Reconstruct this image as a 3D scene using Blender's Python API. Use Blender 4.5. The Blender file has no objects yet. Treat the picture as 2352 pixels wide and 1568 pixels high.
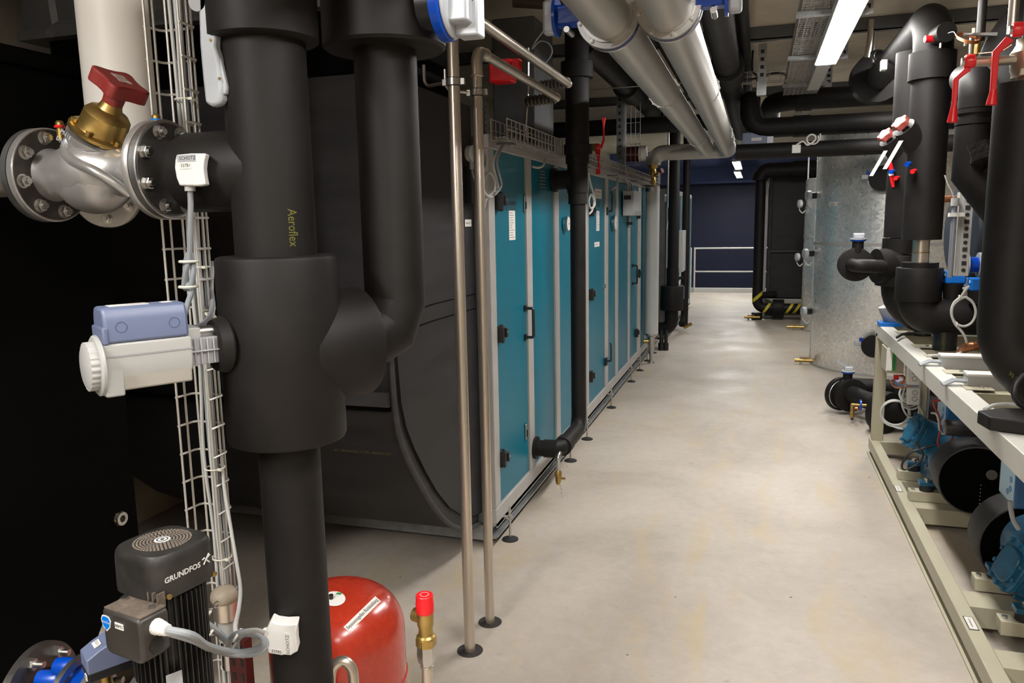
import bpy, math, random
from mathutils import Vector, Matrix
random.seed(7)
V = Vector
sc = bpy.context.scene
COL = sc.collection
# ------------------------------------------------------------------ camera (frame taken as 2352x1568)
FPX, CX, CY, EYE = 1778.0, 1176.0, 784.0, 1.75
RM = Matrix(((0.95411183, 0.02841691, -0.29809913), (0.29889401, -0.15103686, 0.94225805), (-0.0182479, -0.9881196, -0.1525997)))  # camera (right, down, forward) -> world
cam = bpy.data.cameras.new('camera'); cam.sensor_width = 36.0; cam.lens = 36.0 * FPX / 2352.0
cam.clip_start = 0.05; cam.clip_end = 100
camo = bpy.data.objects.new('camera', cam); COL.objects.link(camo)
R3 = Matrix([[RM[i][0], -RM[i][1], -RM[i][2]] for i in range(3)])
camo.matrix_world = Matrix.Translation((0, 0, EYE)) @ R3.to_4x4()
sc.camera = camo
# ------------------------------------------------------------------ world, exposure
w = bpy.data.worlds.new('world'); sc.world = w; w.use_nodes = True
w.node_tree.nodes['Background'].inputs[0].default_value = (0.9, 0.95, 1, 1)
w.node_tree.nodes['Background'].inputs[1].default_value = 0.0
sc.view_settings.view_transform = 'Standard'; sc.view_settings.look = 'None'
sc.view_settings.exposure = 0.0; sc.view_settings.gamma = 1.0; sc.view_settings.use_curve_mapping = False
LAMP_POWER = 85.0

def at(px, py, x=None, y=None, z=None, d=None):
    """the point of the room seen at a pixel of the photograph, on a given plane"""
    r = RM @ V((px - CX, py - CY, FPX))
    if z is not None: t = (z - EYE) / r.z
    elif y is not None: t = y / r.y
    elif x is not None: t = x / r.x
    else: t = d / FPX
    return V((0, 0, EYE)) + r * t
X, Y, Z = V((1, 0, 0)), V((0, 1, 0)), V((0, 0, 1))

# ------------------------------------------------------------------ mesh collector
def frame(ax):
    ax = V(ax).normalized()
    h = Z if abs(ax.z) < 0.9 else X
    u = h.cross(ax).normalized()
    return u, ax.cross(u).normalized(), ax

class G:
    def __init__(s): s.v = []; s.f = []
    def add(s, vs, fs):
        n = len(s.v); s.v += [V(p) for p in vs]; s.f += [tuple(i + n for i in f) for f in fs]; return s
    def bb(s, x0, x1, y0, y1, z0, z1):
        return s.add([(x0,y0,z0),(x1,y0,z0),(x1,y1,z0),(x0,y1,z0),(x0,y0,z1),(x1,y0,z1),(x1,y1,z1),(x0,y1,z1)],
                     [(3,2,1,0),(4,5,6,7),(0,1,5,4),(1,2,6,5),(2,3,7,6),(3,0,4,7)])
    def box(s, c, size, u=X, v=Y, w=Z):
        c = V(c); u, v, w = V(u).normalized()*size[0]/2, V(v).normalized()*size[1]/2, V(w).normalized()*size[2]/2
        return s.add([c-u-v-w, c+u-v-w, c+u+v-w, c-u+v-w, c-u-v+w, c+u-v+w, c+u+v+w, c-u+v+w],
                     [(3,2,1,0),(4,5,6,7),(0,1,5,4),(1,2,6,5),(2,3,7,6),(3,0,4,7)])
    def lathe(s, o, ax, prof, n=32, a0=0.0, caps=True):
        o = V(o); u, v, w = frame(ax)
        vs, fs = [], []
        for t, r in prof:
            for i in range(n):
                a = a0 + 2*math.pi*i/n
                vs.append(o + w*t + (u*math.cos(a) + v*math.sin(a))*max(r, 1e-4))
        for k in range(len(prof)-1):
            for i in range(n):
                j = (i+1) % n
                fs.append((k*n+i, k*n+j, (k+1)*n+j, (k+1)*n+i))
        if caps:
            fs.append(tuple(reversed(range(n)))); fs.append(tuple(range((len(prof)-1)*n, len(prof)*n)))
        return s.add(vs, fs)
    def cyl(s, a, b, r, r2=None, n=32, bev=0.0):
        a, b = V(a), V(b); L = (b-a).length; r2 = r if r2 is None else r2
        p = [(0, r), (L, r2)] if not bev else [(0, r-bev), (bev*.3, r-bev*.3), (bev, r), (L-bev, r2), (L-bev*.3, r2-bev*.3), (L, r2-bev)]
        return s.lathe(a, b-a, p, n)
    def ring(s, a, b, r0, r1, n=40):
        """a washer / hollow sleeve from a to b"""
        a, b = V(a), V(b); L = (b-a).length
        o = a; u, v, w = frame(b-a); vs = []; fs = []
        pr = [(0, r0), (0, r1), (L, r1), (L, r0)]
        for t, r in pr:
            for i in range(n):
                an = 2*math.pi*i/n; vs.append(o + w*t + (u*math.cos(an)+v*math.sin(an))*r)
        for k in range(4):
            for i in range(n):
                j = (i+1) % n; kk = (k+1) % 4
                fs.append((k*n+i, k*n+j, kk*n+j, kk*n+i))
        return s.add(vs, fs)
    def tube(s, pts, r, n=14, fil=0.0, k=6, closed=False, caps=True):
        pts = [V(p) for p in pts]
        if fil > 0 and len(pts) > 2:
            q = [pts[0]]
            for i in range(1, len(pts)-1):
                a, b, c = pts[i-1], pts[i], pts[i+1]
                d1, d2 = (a-b), (c-b); f = min(fil, d1.length*.49 if i > 1 else d1.length*.98, d2.length*.49 if i < len(pts)-2 else d2.length*.98)
                d1.normalize(); d2.normalize()
                ang = d1.angle(d2)
                if ang > 3.1: q.append(b); continue
                tl = f; rad = tl*math.tan(ang/2)
                cen = b + (d1+d2).normalized()*(rad/math.sin(ang/2))
                p0, p1 = b+d1*tl, b+d2*tl
                e0, e1 = p0-cen, p1-cen
                th = e0.angle(e1)
                for m in range(k+1):
                    t = m/k
                    q.append(cen + (e0*math.sin((1-t)*th) + e1*math.sin(t*th))/math.sin(th))
            q.append(pts[-1]); pts = q
        N = len(pts); vs, fs = [], []
        tan = []
        for i in range(N):
            if closed: t = pts[(i+1) % N]-pts[i-1]
            elif i == 0: t = pts[1]-pts[0]
            elif i == N-1: t = pts[-1]-pts[-2]
            else: t = (pts[i+1]-pts[i]).normalized() + (pts[i]-pts[i-1]).normalized()
            tan.append(t.normalized())
        u, v, _ = frame(tan[0])
        for i in range(N):
            t = tan[i]; u = (u - t*u.dot(t)).normalized(); v = t.cross(u)
            rr = r[i] if isinstance(r, (list, tuple)) else r
            # widen at mitres so that the section stays round along the run
            m = 1.0
            if 0 < i < N-1:
                ca = (pts[i+1]-pts[i]).normalized().dot(t); m = 1/max(ca, .5)
                side = ((pts[i+1]-pts[i]).normalized() - (pts[i]-pts[i-1]).normalized())
            for j in range(n):
                a = 2*math.pi*j/n; p = (u*math.cos(a)+v*math.sin(a))*rr
                if m > 1.0005 and side.length > 1e-6:
                    sd = side.normalized(); p = p + sd*(p.dot(sd))*(m-1)
                vs.append(pts[i]+p)
        for i in range(N if closed else N-1):
            ii = (i+1) % N
            for j in range(n):
                jj = (j+1) % n; fs.append((i*n+j, i*n+jj, ii*n+jj, ii*n+j))
        if caps and not closed:
            fs.append(tuple(reversed(range(n)))); fs.append(tuple(range((N-1)*n, N*n)))
        return s.add(vs, fs)
    def torus(s, c, ax, R, r, n=28, m=8):
        u, v, w = frame(ax); c = V(c)
        return s.tube([c + (u*math.cos(2*math.pi*i/n)+v*math.sin(2*math.pi*i/n))*R for i in range(n)], r, m, closed=True)
    def prism(s, pts, o, u, v, w, d):
        """outline pts (in u, v) pushed from o by d along w"""
        o, u, v, w = V(o), V(u), V(v), V(w).normalized(); n = len(pts)
        vs = [o+u*a+v*b for a, b in pts] + [o+u*a+v*b+w*d for a, b in pts]
        return s.add(vs, [tuple(reversed(range(n))), tuple(range(n, 2*n))] + [(i, (i+1) % n, n+(i+1) % n, n+i) for i in range(n)])
    def poly(s, pts, w, d):
        pts = [V(p) for p in pts]; n = len(pts); w = V(w).normalized()*d
        return s.add(pts+[p+w for p in pts], [tuple(reversed(range(n))), tuple(range(n, 2*n))] + [(i, (i+1) % n, n+(i+1) % n, n+i) for i in range(n)])
    def ell(s, c, r, n=24, m=14, u=X, v=Y, w=Z):
        c = V(c); vs, fs = [], []
        for i in range(m+1):
            th = math.pi*i/m
            for j in range(n):
                a = 2*math.pi*j/n
                vs.append(c + V(u)*r[0]*max(math.sin(th), 1e-3)*math.cos(a) + V(v)*r[1]*max(math.sin(th), 1e-3)*math.sin(a) + V(w)*r[2]*math.cos(th))
        for i in range(m):
            for j in range(n):
                k = (j+1) % n; fs.append((i*n+j, (i+1)*n+j, (i+1)*n+k, i*n+k))
        return s.add(vs, fs)
    def build(s, name, mat, parent=None, loc=None, sharp=35, bevel=0.0, sub=0):
        if parent is not None:
            o_ = V((0, 0, 0)); p = parent
            while p is not None: o_ += p.location; p = p.parent
        elif loc is not None: o_ = V(loc)
        else:
            xs = [p.x for p in s.v]; ys = [p.y for p in s.v]; zs = [p.z for p in s.v]
            o_ = V(((min(xs)+max(xs))/2, (min(ys)+max(ys))/2, min(zs)))
        me = bpy.data.meshes.new(name)
        me.from_pydata([tuple(p-o_) for p in s.v], [], s.f); me.update()
        import bmesh
        bm = bmesh.new(); bm.from_mesh(me); bmesh.ops.recalc_face_normals(bm, faces=bm.faces); bm.to_mesh(me); bm.free()
        if sharp:
            me.polygons.foreach_set('use_smooth', [True]*len(me.polygons)); me.set_sharp_from_angle(angle=math.radians(sharp))
        me.materials.append(mat)
        ob = bpy.data.objects.new(name, me); COL.objects.link(ob)
        if parent is not None: ob.parent = parent
        else: ob.location = o_
        if bevel:
            b = ob.modifiers.new('bevel', 'BEVEL'); b.width = bevel; b.segments = 2; b.limit_method = 'ANGLE'; b.angle_limit = math.radians(40)
        if sub:
            b = ob.modifiers.new('sub', 'SUBSURF'); b.levels = sub; b.render_levels = sub
        return ob

def tag(o, label, cat, group=None, kind=None):
    o['label'] = label; o['category'] = cat
    if group: o['group'] = group
    if kind: o['kind'] = kind
    return o
def struct(o, label=None, cat=None):
    o['kind'] = 'structure'
    if label: o['label'] = label; o['category'] = cat
    return o
def thing(name, label, cat, loc, group=None):
    o = bpy.data.objects.new(name, None); COL.objects.link(o); o.empty_display_size = .1
    o.location = V(loc); return tag(o, label, cat, group)
def lab(o, text): o['label'] = text; return o
def dup(src, parent, delta=(0, 0, 0), mat=None):
    """copy a part (with its sub-parts) onto another thing, sharing mesh data"""
    c = src.copy(); COL.objects.link(c); c.parent = parent; c.location = src.location + V(delta)
    for ch in src.children: dup(ch, c)
    return c

# ------------------------------------------------------------------ materials
def mat(name, col, rough=.5, metal=0.0, var=0.0, vs=6.0, bump=0.0, bs=60.0, coat=0.0, emit=0.0, col2=None, stretch=None, spec=None, detail=4):
    m = bpy.data.materials.new(name); m.use_nodes = True; nt = m.node_tree; b = nt.nodes['Principled BSDF']
    c = (*col, 1)
    b.inputs['Base Color'].default_value = c; b.inputs['Roughness'].default_value = rough; b.inputs['Metallic'].default_value = metal
    if coat: b.inputs['Coat Weight'].default_value = coat; b.inputs['Coat Roughness'].default_value = .15
    if spec is not None: b.inputs['Specular IOR Level'].default_value = spec
    if emit:
        b.inputs['Emission Color'].default_value = (1, .97, .93, 1); b.inputs['Emission Strength'].default_value = emit
    if var or bump:
        tc = nt.nodes.new('ShaderNodeTexCoord'); mp = nt.nodes.new('ShaderNodeMapping')
        nt.links.new(tc.outputs['Object'], mp.inputs[0])
        if stretch: mp.inputs['Scale'].default_value = stretch
    if var:
        n = nt.nodes.new('ShaderNodeTexNoise'); n.inputs['Scale'].default_value = vs; n.inputs['Detail'].default_value = detail; n.inputs['Roughness'].default_value = .6
        nt.links.new(mp.outputs[0], n.inputs['Vector'])
        r = nt.nodes.new('ShaderNodeValToRGB'); r.color_ramp.elements[0].position = .35; r.color_ramp.elements[1].position = .68
        c2 = col2 if col2 else tuple(min(1, x*(1+var)) for x in col)
        c1 = col if col2 else tuple(x*(1-var) for x in col)
        r.color_ramp.elements[0].color = (*c1, 1); r.color_ramp.elements[1].color = (*c2, 1)
        nt.links.new(n.outputs[0], r.inputs[0]); nt.links.new(r.outputs[0], b.inputs['Base Color'])
        mr = nt.nodes.new('ShaderNodeMapRange'); mr.inputs['To Min'].default_value = max(.03, rough-.08); mr.inputs['To Max'].default_value = min(1, rough+.1)
        nt.links.new(n.outputs[0], mr.inputs[0]); nt.links.new(mr.outputs[0], b.inputs['Roughness'])
    if bump:
        n2 = nt.nodes.new('ShaderNodeTexNoise'); n2.inputs['Scale'].default_value = bs; n2.inputs['Detail'].default_value = 3
        nt.links.new(mp.outputs[0], n2.inputs['Vector'])
        bu = nt.nodes.new('ShaderNodeBump'); bu.inputs['Strength'].default_value = bump; bu.inputs['Distance'].default_value = .01
        nt.links.new(n2.outputs[0], bu.inputs['Height']); nt.links.new(bu.outputs[0], b.inputs['Normal'])
    return m

FOAM = mat('black_foam', (.0102, .0089, .0083), .55, var=.18, vs=9, bump=.03, bs=260, spec=.24)
FOAM2 = mat('black_foam_sheet', (.0195, .0185, .0200), .55, var=.28, vs=4, bump=.05, bs=90, stretch=(.6, .6, 3), spec=.35)
FOAMG = mat('paler_black_foam', (.040, .038, .038), .6, var=.3, vs=8, bump=.05, bs=150)
BLACKBOX = mat('black_insulation_board', (.0012, .0011, .0010), .8, var=.3, vs=4, spec=.06)
BLKP = mat('black_plastic', (.012, .012, .013), .35)
RUBBER = mat('black_rubber', (.015, .015, .015), .8)
STEEL = mat('stainless_steel', (.62, .55, .47), .30, .85, var=.12, vs=3, stretch=(1, 1, .1))
CHROME = mat('bright_zinc', (.55, .54, .52), .3, 1)
GALV = mat('galvanised_steel', (.40, .42, .43), .45, .7, var=.15, vs=18)
GALVD = mat('dull_galvanised_steel', (.15, .155, .16), .6, .5, var=.12, vs=6)
CAST = mat('grey_cast_valve_paint', (.40, .39, .38), .30, .6, var=.12, vs=9, bump=.04)
CASTL = mat('light_grey_cast_paint', (.42, .44, .47), .35, .1, var=.08, bump=.06)
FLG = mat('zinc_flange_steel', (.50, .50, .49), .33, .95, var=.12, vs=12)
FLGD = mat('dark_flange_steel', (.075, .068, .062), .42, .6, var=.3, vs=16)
TEAL = mat('teal_panel_paint', (.0, .125, .19), .36, var=.05, vs=3, spec=.3)
TEALD = mat('teal_dark_plate', (.0, .07, .10), .5)
ALU = mat('grey_frame_profile', (.40, .385, .37), .45, .15, var=.06)
GREY = mat('light_grey_plastic', (.42, .42, .41), .45)
GREYM = mat('mid_grey_plastic', (.30, .30, .31), .45)
BLUEG = mat('blue_grey_plastic', (.135, .165, .27), .42, bump=.03, bs=300)
BLUEGD = mat('dark_blue_grey_plastic', (.05, .065, .16), .42)
BLUE = mat('blue_valve_enamel', (.0, .05, .38), .3, bump=.1, bs=40)
BLUEA = mat('bright_blue_actuator', (.0, .16, .62), .4)
RED = mat('red_handwheel_plastic', (.22, .022, .018), .5, var=.15)
REDT = mat('red_tank_enamel', (.40, .030, .012), .22, var=.1, vs=60, coat=.5, bump=.03, bs=250)
REDC = mat('bright_red_cap', (.72, .012, .016), .35)
PINK = mat('faded_red_knob', (.50, .10, .08), .5)
BRASS = mat('brass', (.46, .31, .10), .33, .9, var=.2, vs=18)
COPPER = mat('copper', (.55, .22, .10), .4, .9, var=.4, vs=12)
WHITE = mat('white_plastic', (.72, .71, .68), .45)
PAPER = mat('white_paper_label', (.72, .70, .66), .7)
GINK = mat('grey_ink', (.22, .22, .22), .7)
INK = mat('black_ink', (.02, .02, .02), .7)
PRINT = mat('white_print', (.62, .62, .60), .6)
YPRINT = mat('yellow_print', (.13, .12, .015), .7)
WIRE = mat('zinc_wire', (.36, .34, .31), .4, .4)
CABLE = mat('grey_cable', (.28, .30, .32), .5)
CABLEL = mat('light_grey_cable', (.50, .50, .48), .5)
CABLEK = mat('black_cable', (.015, .015, .015), .45)
CABLER = mat('red_cable', (.35, .03, .015), .45)
TIE = mat('white_cable_tie', (.72, .70, .60), .5)
SILV = mat('silver_grey_duct_jacket', (.47, .455, .43), .36, .35, var=.04, vs=3)
WPIPE = mat('off_white_pipe_jacket', (.84, .81, .76), .45)
WGREY = mat('pale_grey_pipe_jacket', (.46, .48, .47), .5)
CREAM = mat('cream_frame_paint', (.44, .41, .30), .42, var=.05, vs=3)
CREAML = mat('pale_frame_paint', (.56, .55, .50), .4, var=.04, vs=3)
COMP = mat('blue_compressor_enamel', (.012, .10, .19), .38, var=.3, vs=12, bump=.08)
COMPD = mat('dark_blue_box_enamel', (.01, .07, .17), .35)
MOTOR = mat('black_motor_paint', (.014, .013, .012), .45, var=.25, vs=20)
DUSTY = mat('dusty_motor_cover', (.010, .0095, .009), .45, var=.2, vs=12, col2=(.030, .027, .024))
DUST = mat('brown_dust', (.11, .085, .065), .9, var=.3, vs=40, bump=.4, bs=120)
TERM = mat('worn_terminal_box', (.035, .030, .026), .45, var=.25, vs=9)
REDSTEEL = mat('dark_red_primer', (.06, .008, .007), .5)
YTAPE = mat('yellow_tape', (.62, .52, .03), .5)
LAMP = mat('lamp_diffuser', (.9, .9, .9), .5, emit=LAMP_POWER)
LAMPB = mat('lamp_housing', (.45, .45, .44), .5)
RAILW = mat('pale_railing_paint', (.52, .52, .50), .5)
HOLE = mat('dark_hole', (.03, .025, .022), .9)
WOOD = mat('wood_block', (.22, .11, .05), .8)
GREEN = mat('green_print', (.02, .25, .06), .6)

def floor_mat():
    m = bpy.data.materials.new('concrete_floor'); m.use_nodes = True; nt = m.node_tree; b = nt.nodes['Principled BSDF']
    tc = nt.nodes.new('ShaderNodeTexCoord')
    def noise(s, det, sx=(1, 1, 1), ro=.6, dist=0):
        mp = nt.nodes.new('ShaderNodeMapping'); mp.inputs['Scale'].default_value = sx; nt.links.new(tc.outputs['Object'], mp.inputs[0])
        n = nt.nodes.new('ShaderNodeTexNoise'); n.inputs['Scale'].default_value = s; n.inputs['Detail'].default_value = det; n.inputs['Roughness'].default_value = ro; n.inputs['Distortion'].default_value = dist
        nt.links.new(mp.outputs[0], n.inputs['Vector']); return n
    def ramp(n, st):
        r = nt.nodes.new('ShaderNodeValToRGB'); e = r.color_ramp.elements
        while len(e) < len(st): e.new(.5)
        for el, (p, c) in zip(e, st): el.position = p; el.color = (*c, 1)
        nt.links.new(n.outputs[0], r.inputs[0]); return r
    def mix(a, bb, fac, mode='MIX'):
        x = nt.nodes.new('ShaderNodeMix'); x.data_type = 'RGBA'; x.blend_type = mode
        nt.links.new(a, x.inputs[6]); nt.links.new(bb, x.inputs[7])
        if isinstance(fac, float): x.inputs[0].default_value = fac
        else: nt.links.new(fac, x.inputs[0])
        return x.outputs[2]
    base = ramp(noise(.9, 8, dist=.6), [(.3, (.36, .315, .262)), (.5, (.445, .395, .338)), (.72, (.53, .475, .415))])
    fine = ramp(noise(14, 8, (1, 1, 1), .75, .4), [(.3, (.78, .78, .77)), (.7, (1.1, 1.09, 1.07))])
    c = mix(base.outputs[0], fine.outputs[0], .55, 'MULTIPLY')
    ye = nt.nodes.new('ShaderNodeRGB'); ye.outputs[0].default_value = (.46, .36, .20, 1)
    yf = ramp(noise(1.6, 5, (2.2, .6, 1), .65, 1.2), [(.52, (0, 0, 0)), (.70, (.62, .62, .62))])
    c = mix(c, ye.outputs[0], yf.outputs[0])
    dk = nt.nodes.new('ShaderNodeRGB'); dk.outputs[0].default_value = (.06, .05, .04, 1)
    vo = nt.nodes.new('ShaderNodeTexVoronoi'); vo.inputs['Scale'].default_value = 4.3; nt.links.new(tc.outputs['Object'], vo.inputs['Vector'])
    df = ramp(vo, [(.022, (.85, .85, .85)), (.034, (0, 0, 0))])
    c = mix(c, dk.outputs[0], df.outputs[0])
    sf = ramp(noise(5.5, 6, (1, 1, 1), .8, .2), [(.63, (0, 0, 0)), (.74, (.42, .42, .42))])
    c = mix(c, dk.outputs[0], sf.outputs[0])
    nt.links.new(c, b.inputs['Base Color']); b.inputs['Roughness'].default_value = .55
    rr = ramp(noise(2.2, 5), [(.3, (.42, .42, .42)), (.7, (.62, .62, .62))]); nt.links.new(rr.outputs[0], b.inputs['Roughness'])
    bu = nt.nodes.new('ShaderNodeBump'); bu.inputs['Strength'].default_value = .12; bu.inputs['Distance'].default_value = .004
    nt.links.new(noise(35, 6).outputs[0], bu.inputs['Height']); nt.links.new(bu.outputs[0], b.inputs['Normal'])
    return m
FLOOR = floor_mat()
CONC = mat('ceiling_concrete', (.60, .53, .43), .85, var=.12, vs=2.2, bump=.25, bs=30, detail=9)
CONCW = mat('wall_concrete', (.46, .40, .31), .85, var=.15, vs=3, bump=.3, bs=25, detail=9)
NAVY = mat('navy_wall_paint', (.010, .015, .048), .6, var=.12, vs=2)
NAVYL = mat('blue_soffit_paint', (.07, .10, .24), .7)

def spangle():
    m = mat('spangled_zinc', (.5, .5, .5), .34, .75); nt = m.node_tree; b = nt.nodes['Principled BSDF']
    tc = nt.nodes.new('ShaderNodeTexCoord'); vo = nt.nodes.new('ShaderNodeTexVoronoi'); vo.inputs['Scale'].default_value = 42
    nt.links.new(tc.outputs['Object'], vo.inputs['Vector'])
    sx = nt.nodes.new('ShaderNodeSeparateColor'); nt.links.new(vo.outputs['Color'], sx.inputs[0])
    r = nt.nodes.new('ShaderNodeValToRGB'); r.color_ramp.elements[0].color = (.76, .755, .745, 1); r.color_ramp.elements[1].color = (.93, .92, .90, 1)
    nt.links.new(sx.outputs[0], r.inputs[0]); nt.links.new(r.outputs[0], b.inputs['Base Color'])
    mr = nt.nodes.new('ShaderNodeMapRange'); mr.inputs['To Min'].default_value = .26; mr.inputs['To Max'].default_value = .44
    nt.links.new(sx.outputs[1], mr.inputs[0]); nt.links.new(mr.outputs[0], b.inputs['Roughness'])
    n = nt.nodes.new('ShaderNodeTexNoise'); n.inputs['Scale'].default_value = 55; nt.links.new(tc.outputs['Object'], n.inputs['Vector'])
    bu = nt.nodes.new('ShaderNodeBump'); bu.inputs['Strength'].default_value = .14; bu.inputs['Distance'].default_value = .004
    nt.links.new(n.outputs[0], bu.inputs['Height']); nt.links.new(bu.outputs[0], b.inputs['Normal'])
    return m
SPANG = spangle()

# ------------------------------------------------------------------ lettering
def text_verts(s, size, bold=0.0):
    cu = bpy.data.curves.new('t', 'FONT'); cu.body = s; cu.size = size; cu.align_x = 'CENTER'; cu.align_y = 'CENTER'; cu.resolution_u = 2; cu.offset = bold
    ob = bpy.data.objects.new('t', cu); COL.objects.link(ob)
    dg = bpy.context.evaluated_depsgraph_get(); me = bpy.data.meshes.new_from_object(ob.evaluated_get(dg))
    vs = [(v.co.x, v.co.y) for v in me.vertices]; fs = [tuple(p.vertices) for p in me.polygons]
    bpy.data.objects.remove(ob); bpy.data.curves.remove(cu); bpy.data.meshes.remove(me)
    return vs, fs
def letters(s, o, u, v, size, m, parent, bold=0.0, fn=None, name='lettering', width=None):
    """lettering laid on the surface at o, reading along u, v up; fn maps (a, b) to a point"""
    vs, fs = text_verts(s, size, bold)
    if width:
        w_ = max(a for a, b in vs)-min(a for a, b in vs); vs = [(a*width/w_, b) for a, b in vs]
    u, v = V(u).normalized(), V(v).normalized(); g = G()
    g.add([fn(a, b) if fn else V(o)+u*a+v*b for a, b in vs], fs)
    return g.build(name, m, parent, sharp=0)
def plate(o, u, v, wd, ht, m, parent, name='label_plate', t=.0012):
    g = G(); u, v = V(u).normalized(), V(v).normalized(); n = u.cross(v)
    g.box(V(o)+n*t/2, (wd, ht, t), u, v, n); return g.build(name, m, parent)
def text_lines(o, u, v, wd, ht, n, m, parent, seed=1):
    """rows of tiny print on a label"""
    rnd = random.Random(seed); u, v = V(u).normalized(), V(v).normalized(); nn = u.cross(v); g = G()
    for i in range(n):
        b = ht/2 - ht*(i+.5)/n; L = wd*rnd.uniform(.5, .95)
        g.box(V(o)+u*(L-wd)/2+v*b+nn*.0003, (L, ht/n*.26, .0004), u, v, nn)
    return g.build('fine_print', m, parent, sharp=0)

def flange(root, c, ax, R, t, m, nb=8, rb=None, bolt_r=.011, bolt_h=.02, side=1, a0=0.2, rin=0.0, mb=None, name='flange', two=False):
    """flange disc from c along ax with its bolts as sub-parts"""
    ax = V(ax).normalized(); c = V(c); g = G(); rb = rb or R*.78
    g.lathe(c, ax, [(0, R-.002), (.002, R), (t-.002, R), (t, R-.002)], 48)
    f = g.build(name, m, root)
    u, v, _ = frame(ax)
    for i in range(nb):
        a = a0+2*math.pi*i/nb; p = c+(u*math.cos(a)+v*math.sin(a))*rb
        g = G(); s0 = p + ax*(t if side > 0 else 0); d = ax*(1 if side > 0 else -1)
        g.cyl(s0, s0+d*.002, bolt_r*1.35, n=20); g.lathe(s0+d*.002, d, [(0, bolt_r*1.1), (bolt_h*.5, bolt_r*1.1), (bolt_h*.56, bolt_r*.95)], 6)
        g.cyl(s0+d*bolt_h*.5, s0+d*bolt_h, bolt_r*.6, n=12)
        g.build('bolt', mb or CHROME, f)
    return f

# ------------------------------------------------------------------ the room
CEIL = 3.35
g = G().bb(-3.5, 3.8, -2.6, 19.15, -.2, 0); struct(g.build('floor', FLOOR, loc=(0, 0, 0)))
g = G().bb(-3.5, 3.8, -2.6, 24.4, CEIL, CEIL+.2); struct(g.build('ceiling', CONC, loc=(0, 0, CEIL)))
g = G().bb(-3.7, -3.5, -2.6, 24.4, -2, CEIL+.2); struct(g.build('wall_left', CONCW))
g = G().bb(3.8, 4.0, -2.6, 24.4, -2, CEIL+.2); struct(g.build('wall_right', CONCW))
g = G().bb(-3.7, 4.0, -2.8, -2.6, -.2, CEIL+.2); struct(g.build('wall_near', CONCW))
g = G().bb(-3.7, 4.0, 24.4, 24.6, -2, CEIL+.2); struct(g.build('wall_far', NAVY))
g = G().bb(-3.5, 3.8, 19.15, 24.4, -2.2, -2); struct(g.build('floor_pit', NAVY))
g = G().bb(-3.5, 3.8, 19.0, 19.15, 0, .10); struct(g.build('trim_1', RAILW))
g = G().bb(-3.5, 3.8, 23.6, 24.4, 2.75, CEIL); struct(g.build('trim_2', NAVYL))
g = G().bb(-3.5, 3.8, 19.3, 24.0, 3.18, CEIL); struct(g.build('trim_3', NAVYL))
# ------------------------------------------------------------------ ceiling lamps (the light of the room)
def lamp(x, y0, y1, label, z=2.9, w=.155, group='strip lamps down the aisle', z1=None):
    t = thing('strip_lamp', label, 'lamp', (x, (y0+y1)/2, z), group)
    G().bb(x-w/2, x+w/2, y0, y1, z+.006, z+.07).build('housing', LAMPB, t)
    G().bb(x-w/2+.006, x+w/2-.006, y0+.006, y1-.006, z, z+.006).build('diffuser', LAMP, t)
    for yy in (y0+.3, y1-.3): G().cyl((x, yy, z+.07), (x, yy, CEIL), .006, n=8).build('hanger', GALVD, t)
    return t
lamp(.465, 3.62, 6.66, 'long bright strip lamp hanging beside the mesh cable tray, nearest lamp in view')
g = G().bb(.405, .505, 6.67, 7.95, 2.905, 2.955); tag(g.build('lamp_trunking', LAMPB), 'unlit pale grey trunking continuing beyond the end of the long strip lamp', 'trunking')
lamp(1.30, 6.9, 7.9, 'added strip lamp hidden above the right-hand pipes to brighten the nearest tank', z=3.13)  # unseen lamp, added for more light on the tank front
lamp(.465, .1, 1.6, 'bright strip lamp above the camera, over the near end of the aisle')
lamp(-1.5, -1.9, .1, 'bright strip lamp behind the camera on the left, before the near wall', w=.24)
lamp(.465, -2.2, -.7, 'bright strip lamp behind the camera by the near wall')
lamp(.465, 10.1, 11.6, 'strip lamp glimpsed as a bright sliver between the two black cross pipes')
lamp(-.435, 16.2, 18.6, 'strip lamp far down the aisle, nearer of the far pair', z=2.83)
lamp(-.50, 19.8, 22.6, 'strip lamp far down the aisle, farther of the far pair', z=2.83)
# ------------------------------------------------------------------ air handling units on the left of the aisle
FX = -1.31
def frame_part(t, y0, y1, posts, xf=FX, xb=-3.1, z0=.13, zb=.215, zt=2.12, z1=2.19):
    g = G()
    for a, b in posts: g.bb(xf-.03, xf+.006, a, b, zb, zt)
    g.bb(xf-.03, xf+.008, y0, y1, z0, zb); g.bb(xf-.03, xf+.008, y0, y1, zt, z1)
    g.build('frame', ALU, t, bevel=.004)
    g = G().bb(xb, xf-.03, y0+.01, y1-.01, z0, z1-.01); g.build('casing', GALVD, t)
def base_rail(t, y0, y1, xf=FX, xb=-3.1):
    g = G()   # C channel
    g.bb(xf-.06, xf+.012, y0, y1, .045, .052); g.bb(xf-.06, xf+.012, y0, y1, .118, .128); g.bb(xf-.06, xf-.05, y0, y1, .05, .12)
    g.bb(xf+.004, xf+.012, y0, y1, .11, .128); g.bb(xf+.004, xf+.012, y0, y1, .045, .062)
    g.build('base_rail', GALV, t)
    g = G().bb(xb, xf-.06, y0+.0, y0+.05, .03, .115); g.build('base_rail', GALV, t)
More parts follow.
